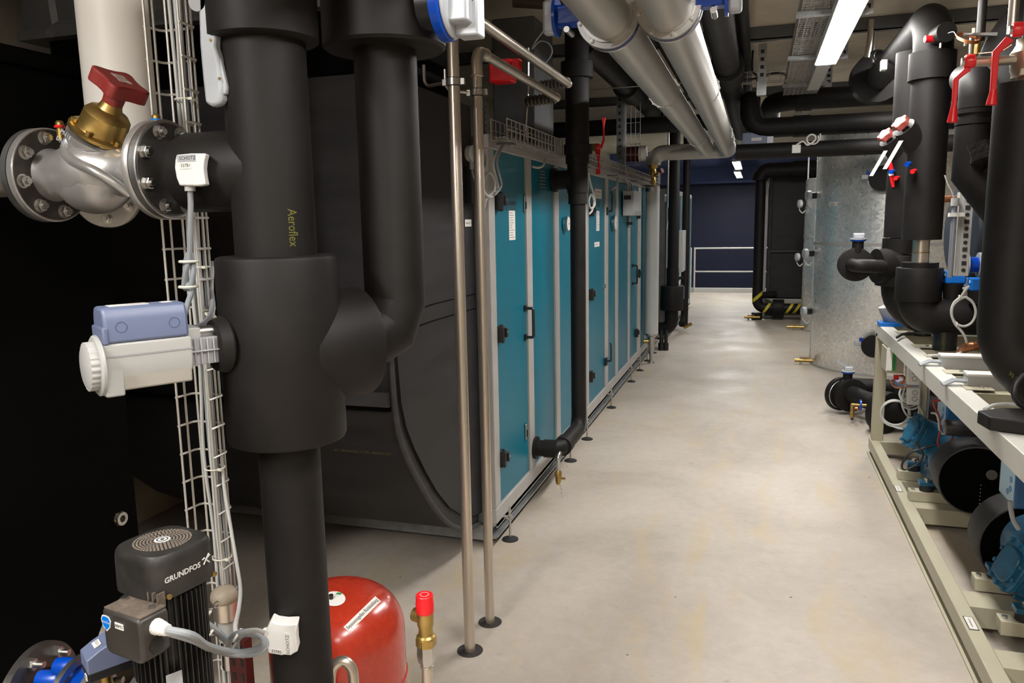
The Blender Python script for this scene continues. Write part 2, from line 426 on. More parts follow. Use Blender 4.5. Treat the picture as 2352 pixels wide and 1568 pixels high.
def foot(t, y, x=FX+.045):
    g = G().lathe((x, y, 0), Z, [(0, .045), (.006, .045), (.012, .03), (.018, .014)], 24); f = g.build('foot', RUBBER, t)
    g = G().cyl((x, y, .015), (x, y, .19), .006, n=10); g.lathe((x, y, .135), Z, [(0, .011), (.012, .011)], 6); g.lathe((x, y, .16), Z, [(0, .011), (.01, .011)], 6)
    g.bb(x-.05, x+.012, y-.018, y+.018, .126, .134); g.build('threaded_rod', CHROME, f)
def panel(t, a, b, name='panel', zb=.215, zt=2.12, x=FX, m=None):
    g = G().bb(x-.03, x-.006, a, b, zb, zt); return g.build(name, m or TEAL, t, bevel=.003)
def hinge(p, y, z, x=FX):
    g = G().bb(x-.006, x+.012, y-.035, y+.035, z-.045, z+.045)
    g.bb(x+.01, x+.035, y-.03, y+.002, z-.045, z+.045); g.cyl((x+.02, y+.0, z-.05), (x+.02, y+.0, z+.05), .012, n=14)
    g.bb(x+.005, x+.045, y+.005, y+.03, z-.02, z+.03)
    h = g.build('hinge', BLKP, p, bevel=.003)
    G().cyl((x+.044, y+.018, z+.008), (x+.047, y+.018, z+.008), .006, n=10).build('screw', CHROME, h)
def handle(p, y, z, h=.16, x=FX, dx=.05):
    g = G().tube([(x-.005, y, z+h/2), (x+dx, y, z+h/2), (x+dx, y, z-h/2), (x-.005, y, z-h/2)], .009, 10, fil=.012, k=3)
    for s in (1, -1): g.box((x, y, z+s*h/2), (.012, .03, .035))
    return g.build('handle', BLKP, p)
def lever(p, y, z, up=.14, x=FX):
    g = G().bb(x-.006, x+.02, y-.02, y+.045, z-.035, z+.035)
    g.tube([(x+.02, y+.03, z), (x+.05, y+.03, z), (x+.05, y+.03, z+up*.9), (x+.045, y+.01, z+up)], .008, 10, fil=.01, k=3)
    return g.build('lever_latch', BLKP, p, bevel=.002)
def latch(p, y, z, x=FX):
    g = G().bb(x-.004, x+.004, y-.016, y+.016, z-.05, z+.05); l = g.build('latch_plate', CHROME, p, bevel=.003)
    G().bb(x+.003, x+.009, y-.007, y+.007, z-.03, z+.012).build('latch_bolt', BLKP, l)
def gauge(name, px, py, label, r=.055, x=FX):
    c = at(px, py, x=x); t = thing(name, label, 'gauge', c, 'round dial gauges on the teal panels')
    G().lathe(c, X, [(0, r*.9), (.022, r), (.03, r), (.032, r*.9)], 32).build('housing', CHROME, t)
    G().lathe(c+X*.0325, X, [(0, r*.86), (.001, r*.86)], 32).build('dial', PAPER, t)
    g = G().box(c+X*.0345, (.001, .004, r*1.1)); g.cyl(c+X*.033, c+X*.036, .006, n=10); g.build('needle', INK, t)
    return t
def yz(px, py): p = at(px, py, x=FX); return p.y, p.z
UP, RT = Z, Y    # on the aisle face lettering reads along -Y? (seen from the aisle, +X side, right is +Y)

# unit 1
t = thing('air_handling_unit', 'teal air handling unit nearest the camera, beside the black duct elbow', 'air handling unit', (-2.2, 4.9, 0), 'air handling unit sections along the aisle')
frame_part(t, 3.78, 6.02, [(3.78, 3.87), (4.46, 4.57), (5.13, 5.25), (5.93, 6.02)])
base_rail(t, 3.785, 6.04)
for y in (3.9, 5.38, 5.97): foot(t, y)
d = panel(t, 3.87, 4.46, 'door')
for px, py in ((1139, 463), (1142, 768), (1147, 1055)): y, z = yz(px, py); hinge(d, y+.03, z)
y, z = yz(1209, 740); handle(d, y-.02, z, .175)
for px, py in ((1210, 990), (1207, 468)): y, z = yz(px, py); latch(d, y-.01, z)
p = at(1175, 466, x=FX-.005); q = plate(p, Y, Z, .19, .085, TEALD, d); letters('Taschenfilter', p+X*.002, Y, Z, .042, INK, q, width=.15)
p = at(1176, 517, x=FX-.005); q = plate(p, Y, Z, .115, .165, PAPER, d); text_lines(p+X*.0014, Y, Z, .10, .15, 11, GINK, q, 3)
p2 = panel(t, 4.57, 5.13)
p = at(1247, 412, x=FX-.005); q = plate(p, Y, Z, .2, .14, TEALD, p2); text_lines(p+X*.0014, Y, Z, .17, .12, 6, GINK, q, 5)
panel(t, 5.25, 5.93)
gauge('pressure_gauge', 1296, 514, 'round dial gauge on the teal panel just left of the black downpipe')
# unit 2
t = thing('air_handling_unit', 'teal air handling unit just beyond the black downpipe, second from the camera', 'air handling unit', (-2.2, 7.6, 0), 'air handling unit sections along the aisle')
frame_part(t, 6.15, 9.13, [(6.15, 6.24), (6.99, 7.12), (7.55, 7.67), (8.33, 8.43), (9.02, 9.13)])
base_rail(t, 6.10, 9.13)
for y in (7.07, 8.3, 8.95): foot(t, y)
d = panel(t, 6.24, 6.99, 'door')
for px, py in ((1355, 676), (1354, 864), (1356, 483)): y, z = yz(px, py); hinge(d, y, z)
y, z = yz(1390, 830); lever(d, y, z, .17)
y, z = yz(1392, 485); lever(d, y, z, .17)
p = at(1374, 445, x=FX-.005); q = plate(p, Y, Z, .3, .08, PAPER, d); letters('Gemessen', p+X*.002+Z*.018, Y, Z, .04, REDC, q, width=.2); text_lines(p+X*.0014-Z*.018, Y, Z, .25, .03, 2, GINK, q, 6)
p = at(1373, 469, x=FX-.005); plate(p, Y, Z, .18, .05, TEALD, d)
p = at(1373, 507, x=FX-.005); q = plate(p, Y, Z, .13, .17, PAPER, d); text_lines(p+X*.0014, Y, Z, .11, .15, 9, GINK, q, 8)
p = at(1371, 561, x=FX-.005); q = plate(p, Y, Z, .22, .04, PAPER, d); text_lines(p+X*.0014, Y, Z, .2, .018, 1, GINK, q, 8)
y, z = yz(1388, 657); g = G().cyl((FX-.006, y, z), (FX+.012, y, z), .018, n=14); g.build('key_lock', CHROME, d)
panel(t, 7.12, 7.55); panel(t, 7.67, 8.33)
d = panel(t, 8.43, 9.02, 'door')
y, z = yz(1454, 630); handle(d, y-.02, z, .2)
for px, py in ((1467, 492), (1467, 627), (1462, 762)): y, z = yz(px, py); hinge(d, y-.08, z)
for px, py in ((1443, 513),): y, z = yz(px, py); G().bb(FX, FX+.05, y-.05, y+.05, z-.015, z+.015).build('door_stop', BLKP, d)
y, z = yz(1444, 775); G().cyl((FX-.006, y, z), (FX+.012, y, z), .014, n=12).build('key_lock', CHROME, d)
gauge('pressure_gauge', 1407, 512, 'round dial gauge on the narrow teal panel beyond the black downpipe', .075)
# unit 3
t = thing('air_handling_unit', 'teal air handling unit partly hidden behind the upright pale grey cylinder', 'air handling unit', (-2.2, 10, 0), 'air handling unit sections along the aisle')
frame_part(t, 9.15, 10.9, [(9.15, 9.25), (9.6, 9.7), (10.82, 10.9)])
base_rail(t, 9.15, 10.9)
for y in (9.6, 10.2): foot(t, y)
panel(t, 9.25, 9.6); d = panel(t, 9.7, 10.82, 'door')
for z in (1.9, 1.1, .45): hinge(d, 10.76, z)
# unit 4
t = thing('air_handling_unit', 'farthest teal air handling unit on the left, glimpsed behind the black pipes', 'air handling unit', (-2.1, 13.5, 0), 'air handling unit sections along the aisle')
frame_part(t, 11.4, 15.4, [(11.4, 11.5), (12.3, 12.4), (13.3, 13.4), (14.3, 14.4), (15.3, 15.4)], xf=-1.22)
base_rail(t, 11.4, 15.4, xf=-1.22)
for a, b in ((11.5, 12.3), (12.4, 13.3), (13.4, 14.3), (14.4, 15.3)): panel(t, a, b, x=-1.22)
g = G().bb(-1.22, -1.02, 11.55, 12.0, .98, 1.58); tag(g.build('control_cabinet', GREY, bevel=.005), 'grey control box on the far teal unit behind the pale cylinder', 'control box')
c = at(1527, 455, x=-1.2); t = thing('pressure_switch', 'small white pressure switch above the grey control box on the far unit', 'switch', c)
G().cyl(c, c+X*.06, .05, n=20).build('housing', WHITE, t); G().tube([c+X*.03-Z*.04, c+X*.05-Z*.2, c+X*.03-Z*.42], .008, 8).build('cable', CABLEL, t)

# grey junction box with cable on unit 2
p = at(1453, 466, x=FX+.07); t = thing('junction_box', 'light grey junction box mounted high on the teal doors under the cable tray', 'junction box', (FX, p.y, p.z))
G().bb(FX+.006, FX+.12, p.y-.24, p.y+.30, p.z-.13, p.z+.12).build('housing', GREY, t, bevel=.006)
G().bb(FX+.12, FX+.124, p.y-.22, p.y+.28, p.z-.12, p.z-.085).build('lid_rim', GREYM, t)
G().bb(FX+.02, FX+.09, p.y-.246, p.y-.24, p.z+.03, p.z+.07).build('switch_plate', BLKP, t)
for k in range(3):
    G().tube([(FX+.05, p.y-.15+.12*k, p.z+.11), (FX+.05, p.y-.18+.12*k, p.z+.2), (FX+.02, p.y-.3+.12*k, p.z+.26)], .009, 8, fil=.05).build('cable', CABLEL, t)

# wire cable trays on top of the units
def tray(y0, y1, x0, x1, z0, h, label, n=2, pitch=.075):
    t = thing('wire_cable_tray', label, 'cable tray', ((x0+x1)/2, y0, z0), 'wire cable trays along the unit tops')
    g = G(); r = .0035
    for k in range(3): g.tube([(x0, y0, z0+h*k/2), (x0, y1, z0+h*k/2)], r, 6); g.tube([(x1, y0, z0+h*k/2), (x1, y1, z0+h*k/2)], r, 6)
    for k in (1, 2): xx = x0+(x1-x0)*k/3; g.tube([(xx, y0, z0), (xx, y1, z0)], r, 6)
    y = y0
    while y <= y1+1e-6:
        g.tube([(x0, y, z0+h), (x0, y, z0), (x1, y, z0), (x1, y, z0+h)], r, 6); y += pitch
    g.build('wire_mesh', WIRE, t)
    g = G()
    for k in range(4):
        xx = x0+.02+(x1-x0-.04)*k/3
        g.tube([(xx+random.uniform(-.006, .006), y0+.04+(y1-y0-.05)*i/8, z0+.014+random.uniform(0, .008)) for i in range(9)], .006, 8)
    g.build('cable_bundle', CABLE, t)
    y = y0+.1
    while y < y1: 
        G().bb(x0-.008, x1+.004, y, y+.04, z0-.012, z0-.005).build('bracket', GALVD, t); y += 1.2
    return t
tray(3.81, 5.02, -1.296, -1.212, 2.158, .105, 'zinc wire cable tray on top of the nearest teal unit')
tray(5.75, 10.3, -1.296, -1.212, 2.155, .10, 'zinc wire cable tray beyond the black downpipe, above the second teal unit')
# upstand bracket at the near end of the tray
g = G().bb(-1.41, -1.37, 3.90, 3.93, 2.19, 2.37)
for k in range(5): g.bb(-1.415, -1.365, 3.895, 3.935, 2.21+k*.032, 2.222+k*.032)
tag(g.build('tray_bracket', GALVD), 'slotted metal bracket standing at the near end of the wire tray', 'bracket')

# cable loop dropping from the tray beside the first hinge
pts = [at(1160, 325, x=-1.27), at(1145, 345, x=-1.26), at(1133, 375, x=-1.25), at(1140, 410, x=-1.24), at(1143, 432, x=-1.24), at(1128, 452, x=-1.24), at(1112, 440, x=-1.24), at(1112, 410, x=-1.24), at(1124, 396, x=-1.24), at(1137, 415, x=-1.24), at(1134, 440, x=-1.245), at(1118, 455, x=-1.25), at(1113, 475, x=-1.27)]
def smooth(pts, k=4):
    out = []
    P = [pts[0]]+list(pts)+[pts[-1]]
    for i in range(1, len(P)-2):
        for j in range(k):
            s = j/k; a, b, c, d_ = P[i-1], P[i], P[i+1], P[i+2]
            out.append(.5*((2*b)+(-a+c)*s+(2*a-5*b+4*c-d_)*s*s+(-a+3*b-3*c+d_)*s**3))
    out.append(P[-2]); return out
t = thing('coiled_cable', 'grey cable coiled beside the upper hinge of the nearest teal door', 'cable', pts[-1])
G().tube(smooth(pts), .0065, 8).build('cable', CABLEL, t)
G().tube(smooth([q+V((.012, .02, .01)) for q in pts[:6]]), .0065, 8).build('cable', CABLE, t)
for q in (pts[4], pts[10]): G().torus(q, Z, .013, .003, 12, 6).build('cable_tie', TIE, t)
pts = [at(1252, 365, x=-1.27), at(1249, 378, x=-1.25), at(1238, 385, x=-1.26), at(1223, 382, x=-1.30)]
tag(G().tube(smooth(pts), .007, 8).build('cable_tail', CABLEL), 'short pale cable curving from the tray to the post right of the nearest door', 'cable')
pts = [at(1351, 395, x=-1.2), at(1357, 425, x=-1.2), at(1364, 447, x=-1.2), at(1366, 470, x=-1.2), at(1357, 478, x=-1.2), at(1352, 462, x=-1.2), at(1358, 447, x=-1.2), at(1364, 462, x=-1.2), at(1360, 483, x=-1.2), at(1352, 492, x=-1.22)]
tag(G().tube(smooth(pts), .008, 8).build('coiled_cable', CABLEL), 'pale cable coiled beside the black downpipe above the second door', 'cable')
pts = [at(1419, 408, x=-1.27), at(1416, 425, x=-1.25), at(1408, 433, x=-1.26), at(1400, 434, x=-1.30)]
tag(G().tube(smooth(pts), .009, 8).build('cable_tail', CABLEL), 'short pale cable looping from the tray to the second unit, left of the junction box', 'cable')

# ------------------------------------------------------------------ black insulated duct elbow in front of unit 1
t = thing('duct_elbow', 'large black foam-covered duct elbow standing at the near end of the teal units', 'duct', (-2.2, 3.3, 0))
prof = [(2.79, 2.325), (2.785, 1.6), (2.782, 1.2), (2.80, .97), (2.84, .85), (2.91, .74), (3.02, .60), (3.14, .465), (3.29, .33), (3.46, .225), (3.62, .165), (3.765, .135), (3.765, 2.325)]
G().prism(prof, (-3.1, 0, 0), Y, Z, X, 1.70).build('shell', FOAM2, t, sharp=30)
g = G().prism([(a+.05 if i < 12 else a, b+(.05 if 2 < i < 12 else 0)) for i, (a, b) in enumerate(prof)], (-1.40, 0, 0), Y, Z, X, .012); g.build('cheek_panel', FOAM2, t)
G().tube([(-1.392, a, b) for a, b in smooth([V((a, b, 0)) for a, b in prof[:12]], 3) for a, b in ((a, b),)] if False else [(-1.392, q.x, q.y) for q in smooth([V((a, b, 0)) for a, b in prof[:12]], 3)], .013, 8).build('edge_beading', FOAMG, t)
a, b = at(945, 715, x=-1.385), at(1100, 678, x=-1.385)
g = G()
for dz in (0, -.075):
    g.tube([(-1.386, 2.80, 1.385+dz*.9-.01), (-1.386, 3.2, 1.39+dz), (-1.386, 3.76, 1.385+dz)], .0025, 6)
g.build('seam', BLACKBOX, t)
q = at(858, 934, y=2.78); G().bb(-1.66, -1.405, 2.765, 2.785, 1.015, 1.075).build('foam_strip', FOAMG, t)
G().bb(-1.72, -1.62, 2.768, 2.785, 1.02, 1.068).build('foam_strip', FOAMG, t)
G().bb(-3.1, -1.41, 2.775, 2.80, .995, 1.01).build('seam', BLACKBOX, t)
# printed markings on the lower curve
q1 = V((-1.62, 2.868, .80)); dn = V((0, -.07, .11)).normalized()
letters('AF  ARMACELL  4  HT  ARMOFLEX', V((-1.58, 2.848, .792)), X, dn, .02, YPRINT, t, width=.27)
# flexible collar and duct above
G().bb(-3.1, -1.45, 2.9, 3.72, 2.325, 2.62).build('flexible_collar', BLACKBOX, t)
g = G().bb(-3.2, -1.5, 2.86, 3.74, 2.62, CEIL-.02); g.bb(-3.22, -1.48, 2.84, 3.76, 2.60, 2.64); g.bb(-3.22, -1.48, 2.84, 3.76, 2.86, 2.90)
g.build('riser', GALVD, t)
# label and pressure sensor between the two steel pipes
p = at(1075, 512, x=-1.385); q = plate(p, Y, Z, .09, .035, PAPER, t); letters('Raumluft Zr', p+X*.002, Y, Z, .014, INK, q, width=.075)
c = at(1077, 353, x=-1.36); s = thing('differential_pressure_sensor', 'round grey pressure sensor between the two upright steel pipes', 'sensor', c)
ax = V((1, -.25, 0)).normalized(); G().lathe(c, ax, [(0, .038), (.03, .040), (.036, .034)], 28).build('housing', GREY, s)
letters('150 Pa', c+ax*.037, ax.cross(Z)*-1, Z, .014, INK, s)
G().cyl(c-Z*.035+ax*.015, c-Z*.075+ax*.015, .011, n=10).build('gland', GREYM, s)
G().tube(smooth([c-Z*.07+ax*.015, c-Z*.11+ax*.02+Y*.01, c-Z*.16+ax*.02+Y*.05, c-Z*.24+ax*.02+Y*.06]), .0045, 8).build('cable', CABLE, s)
c2 = at(1080, 425, x=-1.37); tag(G().box(c2, (.03, .05, .18)).build('black_bracket', BLKP), 'flat black bracket under the round grey pressure sensor', 'bracket')
# ------------------------------------------------------------------ black box on the far left, with a hex socket plug
t = thing('insulated_cabinet', 'tall matt black insulated box filling the left edge', 'cabinet', (-2.7, .3, 0))
G().bb(-3.45, -1.9, -1.5, 1.93, 0, 2.19).build('body', BLACKBOX, t, bevel=.01)
G().bb(-3.45, -1.89, -1.5, 1.95, 2.19, 2.235).build('lid', BLACKBOX, t, bevel=.004)
c = at(274, 1190, x=-1.9); g = G().ring(c, c+X*.014, .011, .021, 28); h = g.build('hex_socket', CHROME, t)
G().lathe(c, X, [(0, .023), (.006, .023)], 6).build('hex_nut', BRASS, h); G().cyl(c+X*.001, c+X*.008, .011, n=16).build('recess', HOLE, h)
# concrete beam and dark ductwork behind top left
g = G().bb(-3.5, -2.6, 1.4, 2.7, 2.95, CEIL); struct(g.build('trim_4', CONCW))
c0 = at(115, 75, y=2.6); c1 = at(185, 50, y=2.6)
t = thing('ceiling_bracket', 'dark angle bracket and strut under the ceiling at the top left corner', 'bracket', (-2.9, 2.65, 2.7))
a = at(118, 0, y=2.6); b = at(128, 60, y=2.6); c = at(200, 55, y=2.6); d = at(112, 78, y=2.6)
G().tube([a, b], .018, 4).build('upright', GALVD, t); G().tube([d, b, c, c+X*.8], .02, 4).build('strut', GALVD, t)
# ------------------------------------------------------------------ foreground insulated pipes
MX, MY = -.96, 1.41
t = thing('insulated_pipe', 'thick black foam-insulated upright pipe with a fat tee, nearest the camera', 'pipe', (MX, MY, 0), 'foam insulated pipes in the foreground')
G().cyl((MX, MY, 1.66), (MX, MY, 2.14), .083, n=56).build('pipe_run', FOAM, t)
G().cyl((MX, MY, .0), (MX, MY, 1.31), .0655, n=56).build('pipe_run', FOAM, t)
G().cyl((MX, MY, 1.295), (MX, MY, 1.69), .125, n=64, bev=.01).build('tee_collar', FOAM, t)
G().cyl((MX, MY, 1.485), (MX, MY, 1.487), .02, n=8).build('tee_core', FOAM, t)
BD = V((.53, .85, 0)).normalized(); TC3 = V((MX, MY, 1.487))
g = G().cyl(TC3+BD*.02, TC3+BD*.185, .124, n=56, bev=.006); g.build('tee_branch', FOAM, t)
g = G().lathe((MX, MY, 2.115), Z, [(0, .104), (.004, .110), (.30, .110)], 56); g.build('upper_collar', FOAM, t)
G().cyl((MX, MY, 2.40), (MX, MY, CEIL), .083, n=40).build('pipe_run', FOAM, t)
st = at(500, 395, y=MY)
G().cyl((MX, MY, st.z), (-1.165, MY, st.z), .083, n=48, bev=.012).build('side_branch', FOAM, t)
# faint stock printing wrapped on the upper pipe
ang0 = math.atan2(-.82, .57)
p = at(676, 523, x=MX+.06)
def wrap(a, b):
    th = ang0 - a/.0832*0 ; return V((0, 0, 0))
zc = at(676, 523, y=MY-.07).z
th0 = math.atan2(-MY, -MX) + math.radians(24)
letters('Aeroflex', None, X, Z, .028, YPRINT, t, fn=lambda a, b: V((MX+.0836*math.cos(th0+b/.083), MY+.0836*math.sin(th0+b/.083), zc-a)), width=.075)
# the second pipe with its elbow
P2 = TC3+BD*.285; P2X, P2Y = P2.x, P2.y
t2 = thing('insulated_pipe', 'black foam-insulated upright pipe with a mitred elbow, joining the fat tee from behind', 'pipe', (P2X, P2Y, 0), 'foam insulated pipes in the foreground')
G().tube([TC3+BD*.186, P2, (P2X, P2Y, 2.25)], .0705, 48, fil=.085, k=2).build('pipe_run', FOAM, t2, sharp=12)
G().lathe((P2X, P2Y, 2.135), Z, [(0, .130), (.006, .137), (.36, .137)], 56).build('upper_collar', FOAM, t2)
G().cyl((P2X, P2Y, 2.49), (P2X, P2Y, CEIL), .0705, n=40).build('pipe_run', FOAM, t2)
c = at(1040, 5, x=P2X+.185)
t = thing('valve_gearbox', 'blue and grey valve gearbox on the second foreground pipe, cut by the top edge', 'valve', c)
G().cyl((P2X+.12, c.y, c.z), c-X*.03, .055, n=32).build('neck', BLKP, t)
G().lathe(c-X*.03, X, [(0, .070), (.004, .078), (.022, .078), (.026, .074)], 40).build('blue_ring', BLUE, t)
g = G().lathe(c-X*.004, X, [(0, .074), (.008, .073), (.010, .066)], 40); g.box(c+X*.022+Y*.0, (.045, .085, .095)); g.box(c+X*.03-Z*.01+Y*.02, (.05, .05, .12)); 
g.build('cover', CASTL, t, bevel=.008)
G().lathe(c+X*.004-Z*.058+Y*.01, X, [(0, .011), (.02, .011)], 6).build('bolt', CHROME, t)
G().cyl(c+X*.044+Y*.0, c+X*.047, .006, n=10).build('screw', BLKP, t)

# grey hand lever hanging from the valve on the near pipe
t = thing('lever_valve', 'light grey hand lever hanging from a blue valve left of the near pipe', 'valve', at(485, 10, y=MY-.06))
pp = [(452, -70), (505, -70), (500, 20), (494, 60), (491, 105), (499, 130), (508, 200), (508, 228), (500, 241), (484, 244), (470, 236), (464, 180), (457, 100)]
yl = MY-.09
pts = [at(a, b, y=yl) for a, b in pp]
G().poly(pts, Y, .024).build('lever', CASTL, t, bevel=.006)
G().poly([at(a, b, y=yl+.006) for a, b in ((497, 118), (505, 135), (520, 200), (518, 216), (508, 217), (504, 190), (498, 150))], Y, .012).build('trigger', CASTL, t, bevel=.003)
for a, b in ((484, 92), (504, 180)): c = at(a, b, y=yl); G().cyl(c-Y*.002, c+Y*.001, .0025, n=8).build('rivet', BRASS, t)
c = at(480, 12, y=yl+.035); G().cyl(c-Y*.035, (c.x+.0, MY, c.z), .02, n=16).build('stem', GREYM, t)
c = at(500, -5, y=yl+.05); G().cyl(c-Y*.01-Z*0, c+Y*.05, .028, n=24).build('blue_flange', BLUE, t)
G().cyl((at(480, 12, y=MY).x, MY, c.z), (MY*0+MX-.08, MY, c.z), .03, n=20).build('body', BLKP, t)

# ------------------------------------------------------------------ balancing valve with flanges
zv = (at(388, 396, y=MY).z + at(128, 403, y=MY).z)/2 + .003
xr, xl = at(322, 396, y=MY).x, at(88, 403, y=MY).x
xR = -1.165
t = thing('balancing_valve', 'flanged grey balancing valve with brass bonnet and red handwheel', 'valve', ((xl+xr)/2, MY, zv))
RF = .105
# right pair
C = lambda x: V((x, MY, zv))
xr = at(288, 396, y=MY-.08).x
print('flange x', xl, xr, zv)
XR = xr+.028
G().lathe(C(XR-.018), X, [(0, RF-.004), (.003, RF), (.015, RF), (.018, RF-.002)], 64).build('valve_flange', CAST, t)
f = flange(t, C(XR+.002), X, RF, .018, FLG, 8, RF*.79, .0115, .019, a0=.39, name='pipe_flange')
G().lathe(C(XR+.02), X, [(0, RF*.93), (.0012, RF*.93)], 48).build('flange_face', FLGD, f)
for i in range(4):
    pass
XL = xl+.027
G().lathe(C(XL-.020), X, [(0, RF-.003), (.003, RF), (.015, RF), (.018, RF)], 64).build('pipe_flange', FLG, t)
f = flange(t, C(XL), X, RF, .018, CAST, 8, RF*.79, .0115, .021, a0=.2, name='valve_flange')
G().lathe(C(XL+.018), X, [(0, RF*.96), (.0012, RF*.96)], 48).build('flange_face', FLGD, f)
# body: globe + oblique neck
b0 = at(232, 307, y=MY); b1 = at(278, 201, y=MY)
ba = (b1-b0).normalized()
ba = V((ba.x, -.06, ba.z)).normalized()
cen = C((XL+XR)/2-.012)
g = G().lathe(C(XL+.012), X, [(0, .062), (.02, .055), (.05, .058), (.09, .074), (.125, .078), (.16, .070), (.19, .055), (.22, .048), (XR-XL-.03, .052), (XR-XL-.02, .062)], 40)
g.ell(cen-V((.015, 0, .018)), (.085, .072, .072))
g.build('body', CAST, t)
g = G(); nb = b0 - ba*.014
root = nb - ba*.10
g.lathe(root, ba, [(0, .050), (.05, .053), (.075, .060), (.088, .066), (.10, .066)], 40)
g.build('neck', CAST, t)
# rib from the neck flange towards the right flange
g = G(); w_ = V((0, 1, 0))
a, b = nb-ba*.03-X*.05, C(XR-.02)-Z*.045
g.tube(smooth([at(158, 322, y=MY-.045), at(150, 345, y=MY-.055), at(165, 368, y=MY-.072), at(215, 392, y=MY-.080), at(262, 420, y=MY-.062), at(300, 446, y=MY-.04)]), .011, 12)
g.build('body_rib', CAST, t)
# raised casting marks
u_ = V((.93, 0, -.36)).normalized()
u_ = Y.cross(ba)
letters('PN16', nb-ba*.010+u_*-.022+V((0, -.0655, 0)), u_, ba, .014, CASTL, t, bold=.0003)
letters('DN80', nb-ba*.030+u_*-.026+V((0, -.064, 0)), u_, ba, .014, CASTL, t, bold=.0003)
b = b0-ba*.006
g = G().lathe(b, ba, [(0, .064), (.003, .067), (.009, .067), (.011, .064)], 40); g.build('bonnet_flange', BRASS, t)
g = G().lathe(b+ba*.01, ba, [(0, .052), (.004, .050), (.040, .048), (.050, .040), (.056, .026), (.066, .022), (.08, .019)], 40); g.build('bonnet', BRASS, t)
u, v, _ = frame(ba)
for i in range(6):
    a = .45+i*math.pi/3; p = b+ba*.011+(u*math.cos(a)+v*math.sin(a))*.058
    G().lathe(p, ba, [(0, .0065), (.009, .0065), (.01, .005)], 6).build('bonnet_bolt', BRASS, t)
h0 = b+ba*.082
g = G().lathe(h0, ba, [(0, .021), (.012, .022), (.030, .020)], 28); hw = g.build('handwheel_hub', RED, t)
out = []
for i in range(48):
    a = 2*math.pi*i/48; r = .049+.0095*math.cos(4*a)+.002*math.cos(8*a); out.append((r*math.cos(a+.55), r*math.sin(a+.55)))
hu = (X - ba*ba.dot(X)).normalized(); hv = ba.cross(hu)
G().prism(out, h0+ba*.026, hu, hv, ba, .032).build('handwheel', RED, t, bevel=.004)
G().prism([(a*.42, b_*.3) for a, b_ in out], h0+ba*.0585, hu, hv, ba, .001).build('worn_cap', mat('worn_red_dust', (.42, .30, .27), .8, var=.35, vs=60), hw)
for px, py, m, nm in ((137, 290, REDC, 'red ring'), (359, 275, BLUEA, 'blue ring')):
    c = at(px, py, y=MY)
    g = G().cyl(c-Z*.03, c, .0075, n=16); g.lathe(c, Z, [(0, .009), (.008, .009), (.012, .006)], 12)
    q = lab(g.build('test_nipple', BRASS, t), 'brass test nipple with '+nm)
    G().torus(c-Z*.001, Z, .009, .0032, 16, 6).build('ring_tag', m, q)
g = G().tube(smooth([at(141, 292, y=MY-.01), at(156, 284, y=MY-.02), at(164, 300, y=MY-.02), at(160, 312, y=MY-.03)]), .0008, 6); g.build('tag_wire', INK, t)
# pipe to the left
t = thing('steel_pipe', 'bare stainless pipe entering the balancing valve from the left edge', 'pipe', C(-1.7))
G().cyl(C(XL-.02), C(-1.88), .045, n=36).build('pipe', STEEL, t)
G().cyl(C(XL-.02), C(XL-.05), .052, .046, n=36).build('weld_neck', STEEL, t)
# flange low behind the valve carrying the white pipe
wc = at(268, 130, d=2.18)
WPX, WPY = wc.x, wc.y
wz = at(240, 385, y=WPY).z
t = thing('white_pipe', 'wide off-white jacketed pipe rising behind the balancing valve', 'pipe', (WPX, WPY, wz))
g = G().tube([(WPX, WPY, CEIL), (WPX, WPY, wz-.02), (WPX, WPY+.3, wz-.02)], .093, 44, fil=.14, k=8); g.build('jacket', WPIPE, t)
c = at(243, 455, y=MY+.17)
t = thing('pipe_flange', 'grey bolted flange half hidden below and behind the balancing valve', 'flange', c)
f = flange(t, c+Y*.02-X*.01+Z*.012, V((.35, -.92, 0)), .085, .016, CAST, 6, .062, .010, .016, a0=.5, name='disc', mb=CHROME)
G().cyl(c+Y*.02, (WPX, WPY+.02, wz-.06), .05, n=28).build('neck', CAST, t)

# ------------------------------------------------------------------ clip-on temperature sensors
def sensor(cx, cz, yface, label, code, logo, tilt=0.0, up=Z, wd=.062, ht=.068, side=-1):
    """box hugging the pipe, concave to its front, facing the camera"""
    n = V((.28, -.96, 0)).normalized() if side < 0 else V((-.05, -1, 0))
    u = Z.cross(n)*-1; u = n.cross(Z)*-1
    u = V((n.y*-1, n.x, 0)).normalized(); 
    o = V((cx, yface, cz)); t = thing('clamp_on_sensor', label, 'sensor', o, 'white clamp-on pipe sensors')
    return t, o, u, n
t = thing('pipe_sensor', 'white clamp-on sensor box on the black branch right of the balancing valve', 'sensor', at(438, 390, y=MY-.1), 'white clamp-on pipe sensors')
ys = MY-.112
W = [(405, 355), (440, 352), (473, 352), (469, 368), (467, 385), (469, 405), (473, 424), (455, 427), (412, 426), (405, 408), (401, 385), (402, 368)]
G().poly([at(a, b, y=ys) for a, b in W], (-.42, .9, 0), .032).build('housing', WHITE, t, bevel=.003)
n_ = V((0, -1, 0))
q = plate(at(428, 363, y=ys), X, Z, .043, .013, CASTL, t); letters('SCHOTZ', at(430, 363, y=ys-.0016), X, Z, .010, INK, q)
q = plate(at(426, 380, y=ys), X, Z, .026, .013, PAPER, t); letters('337B1', at(426, 380, y=ys-.0016), X, Z, .0095, INK, q)
c = at(436, 427, y=ys+.016); G().cyl(c+Z*.002, c-Z*.010, .0105, n=18).build('gland', GREY, t)
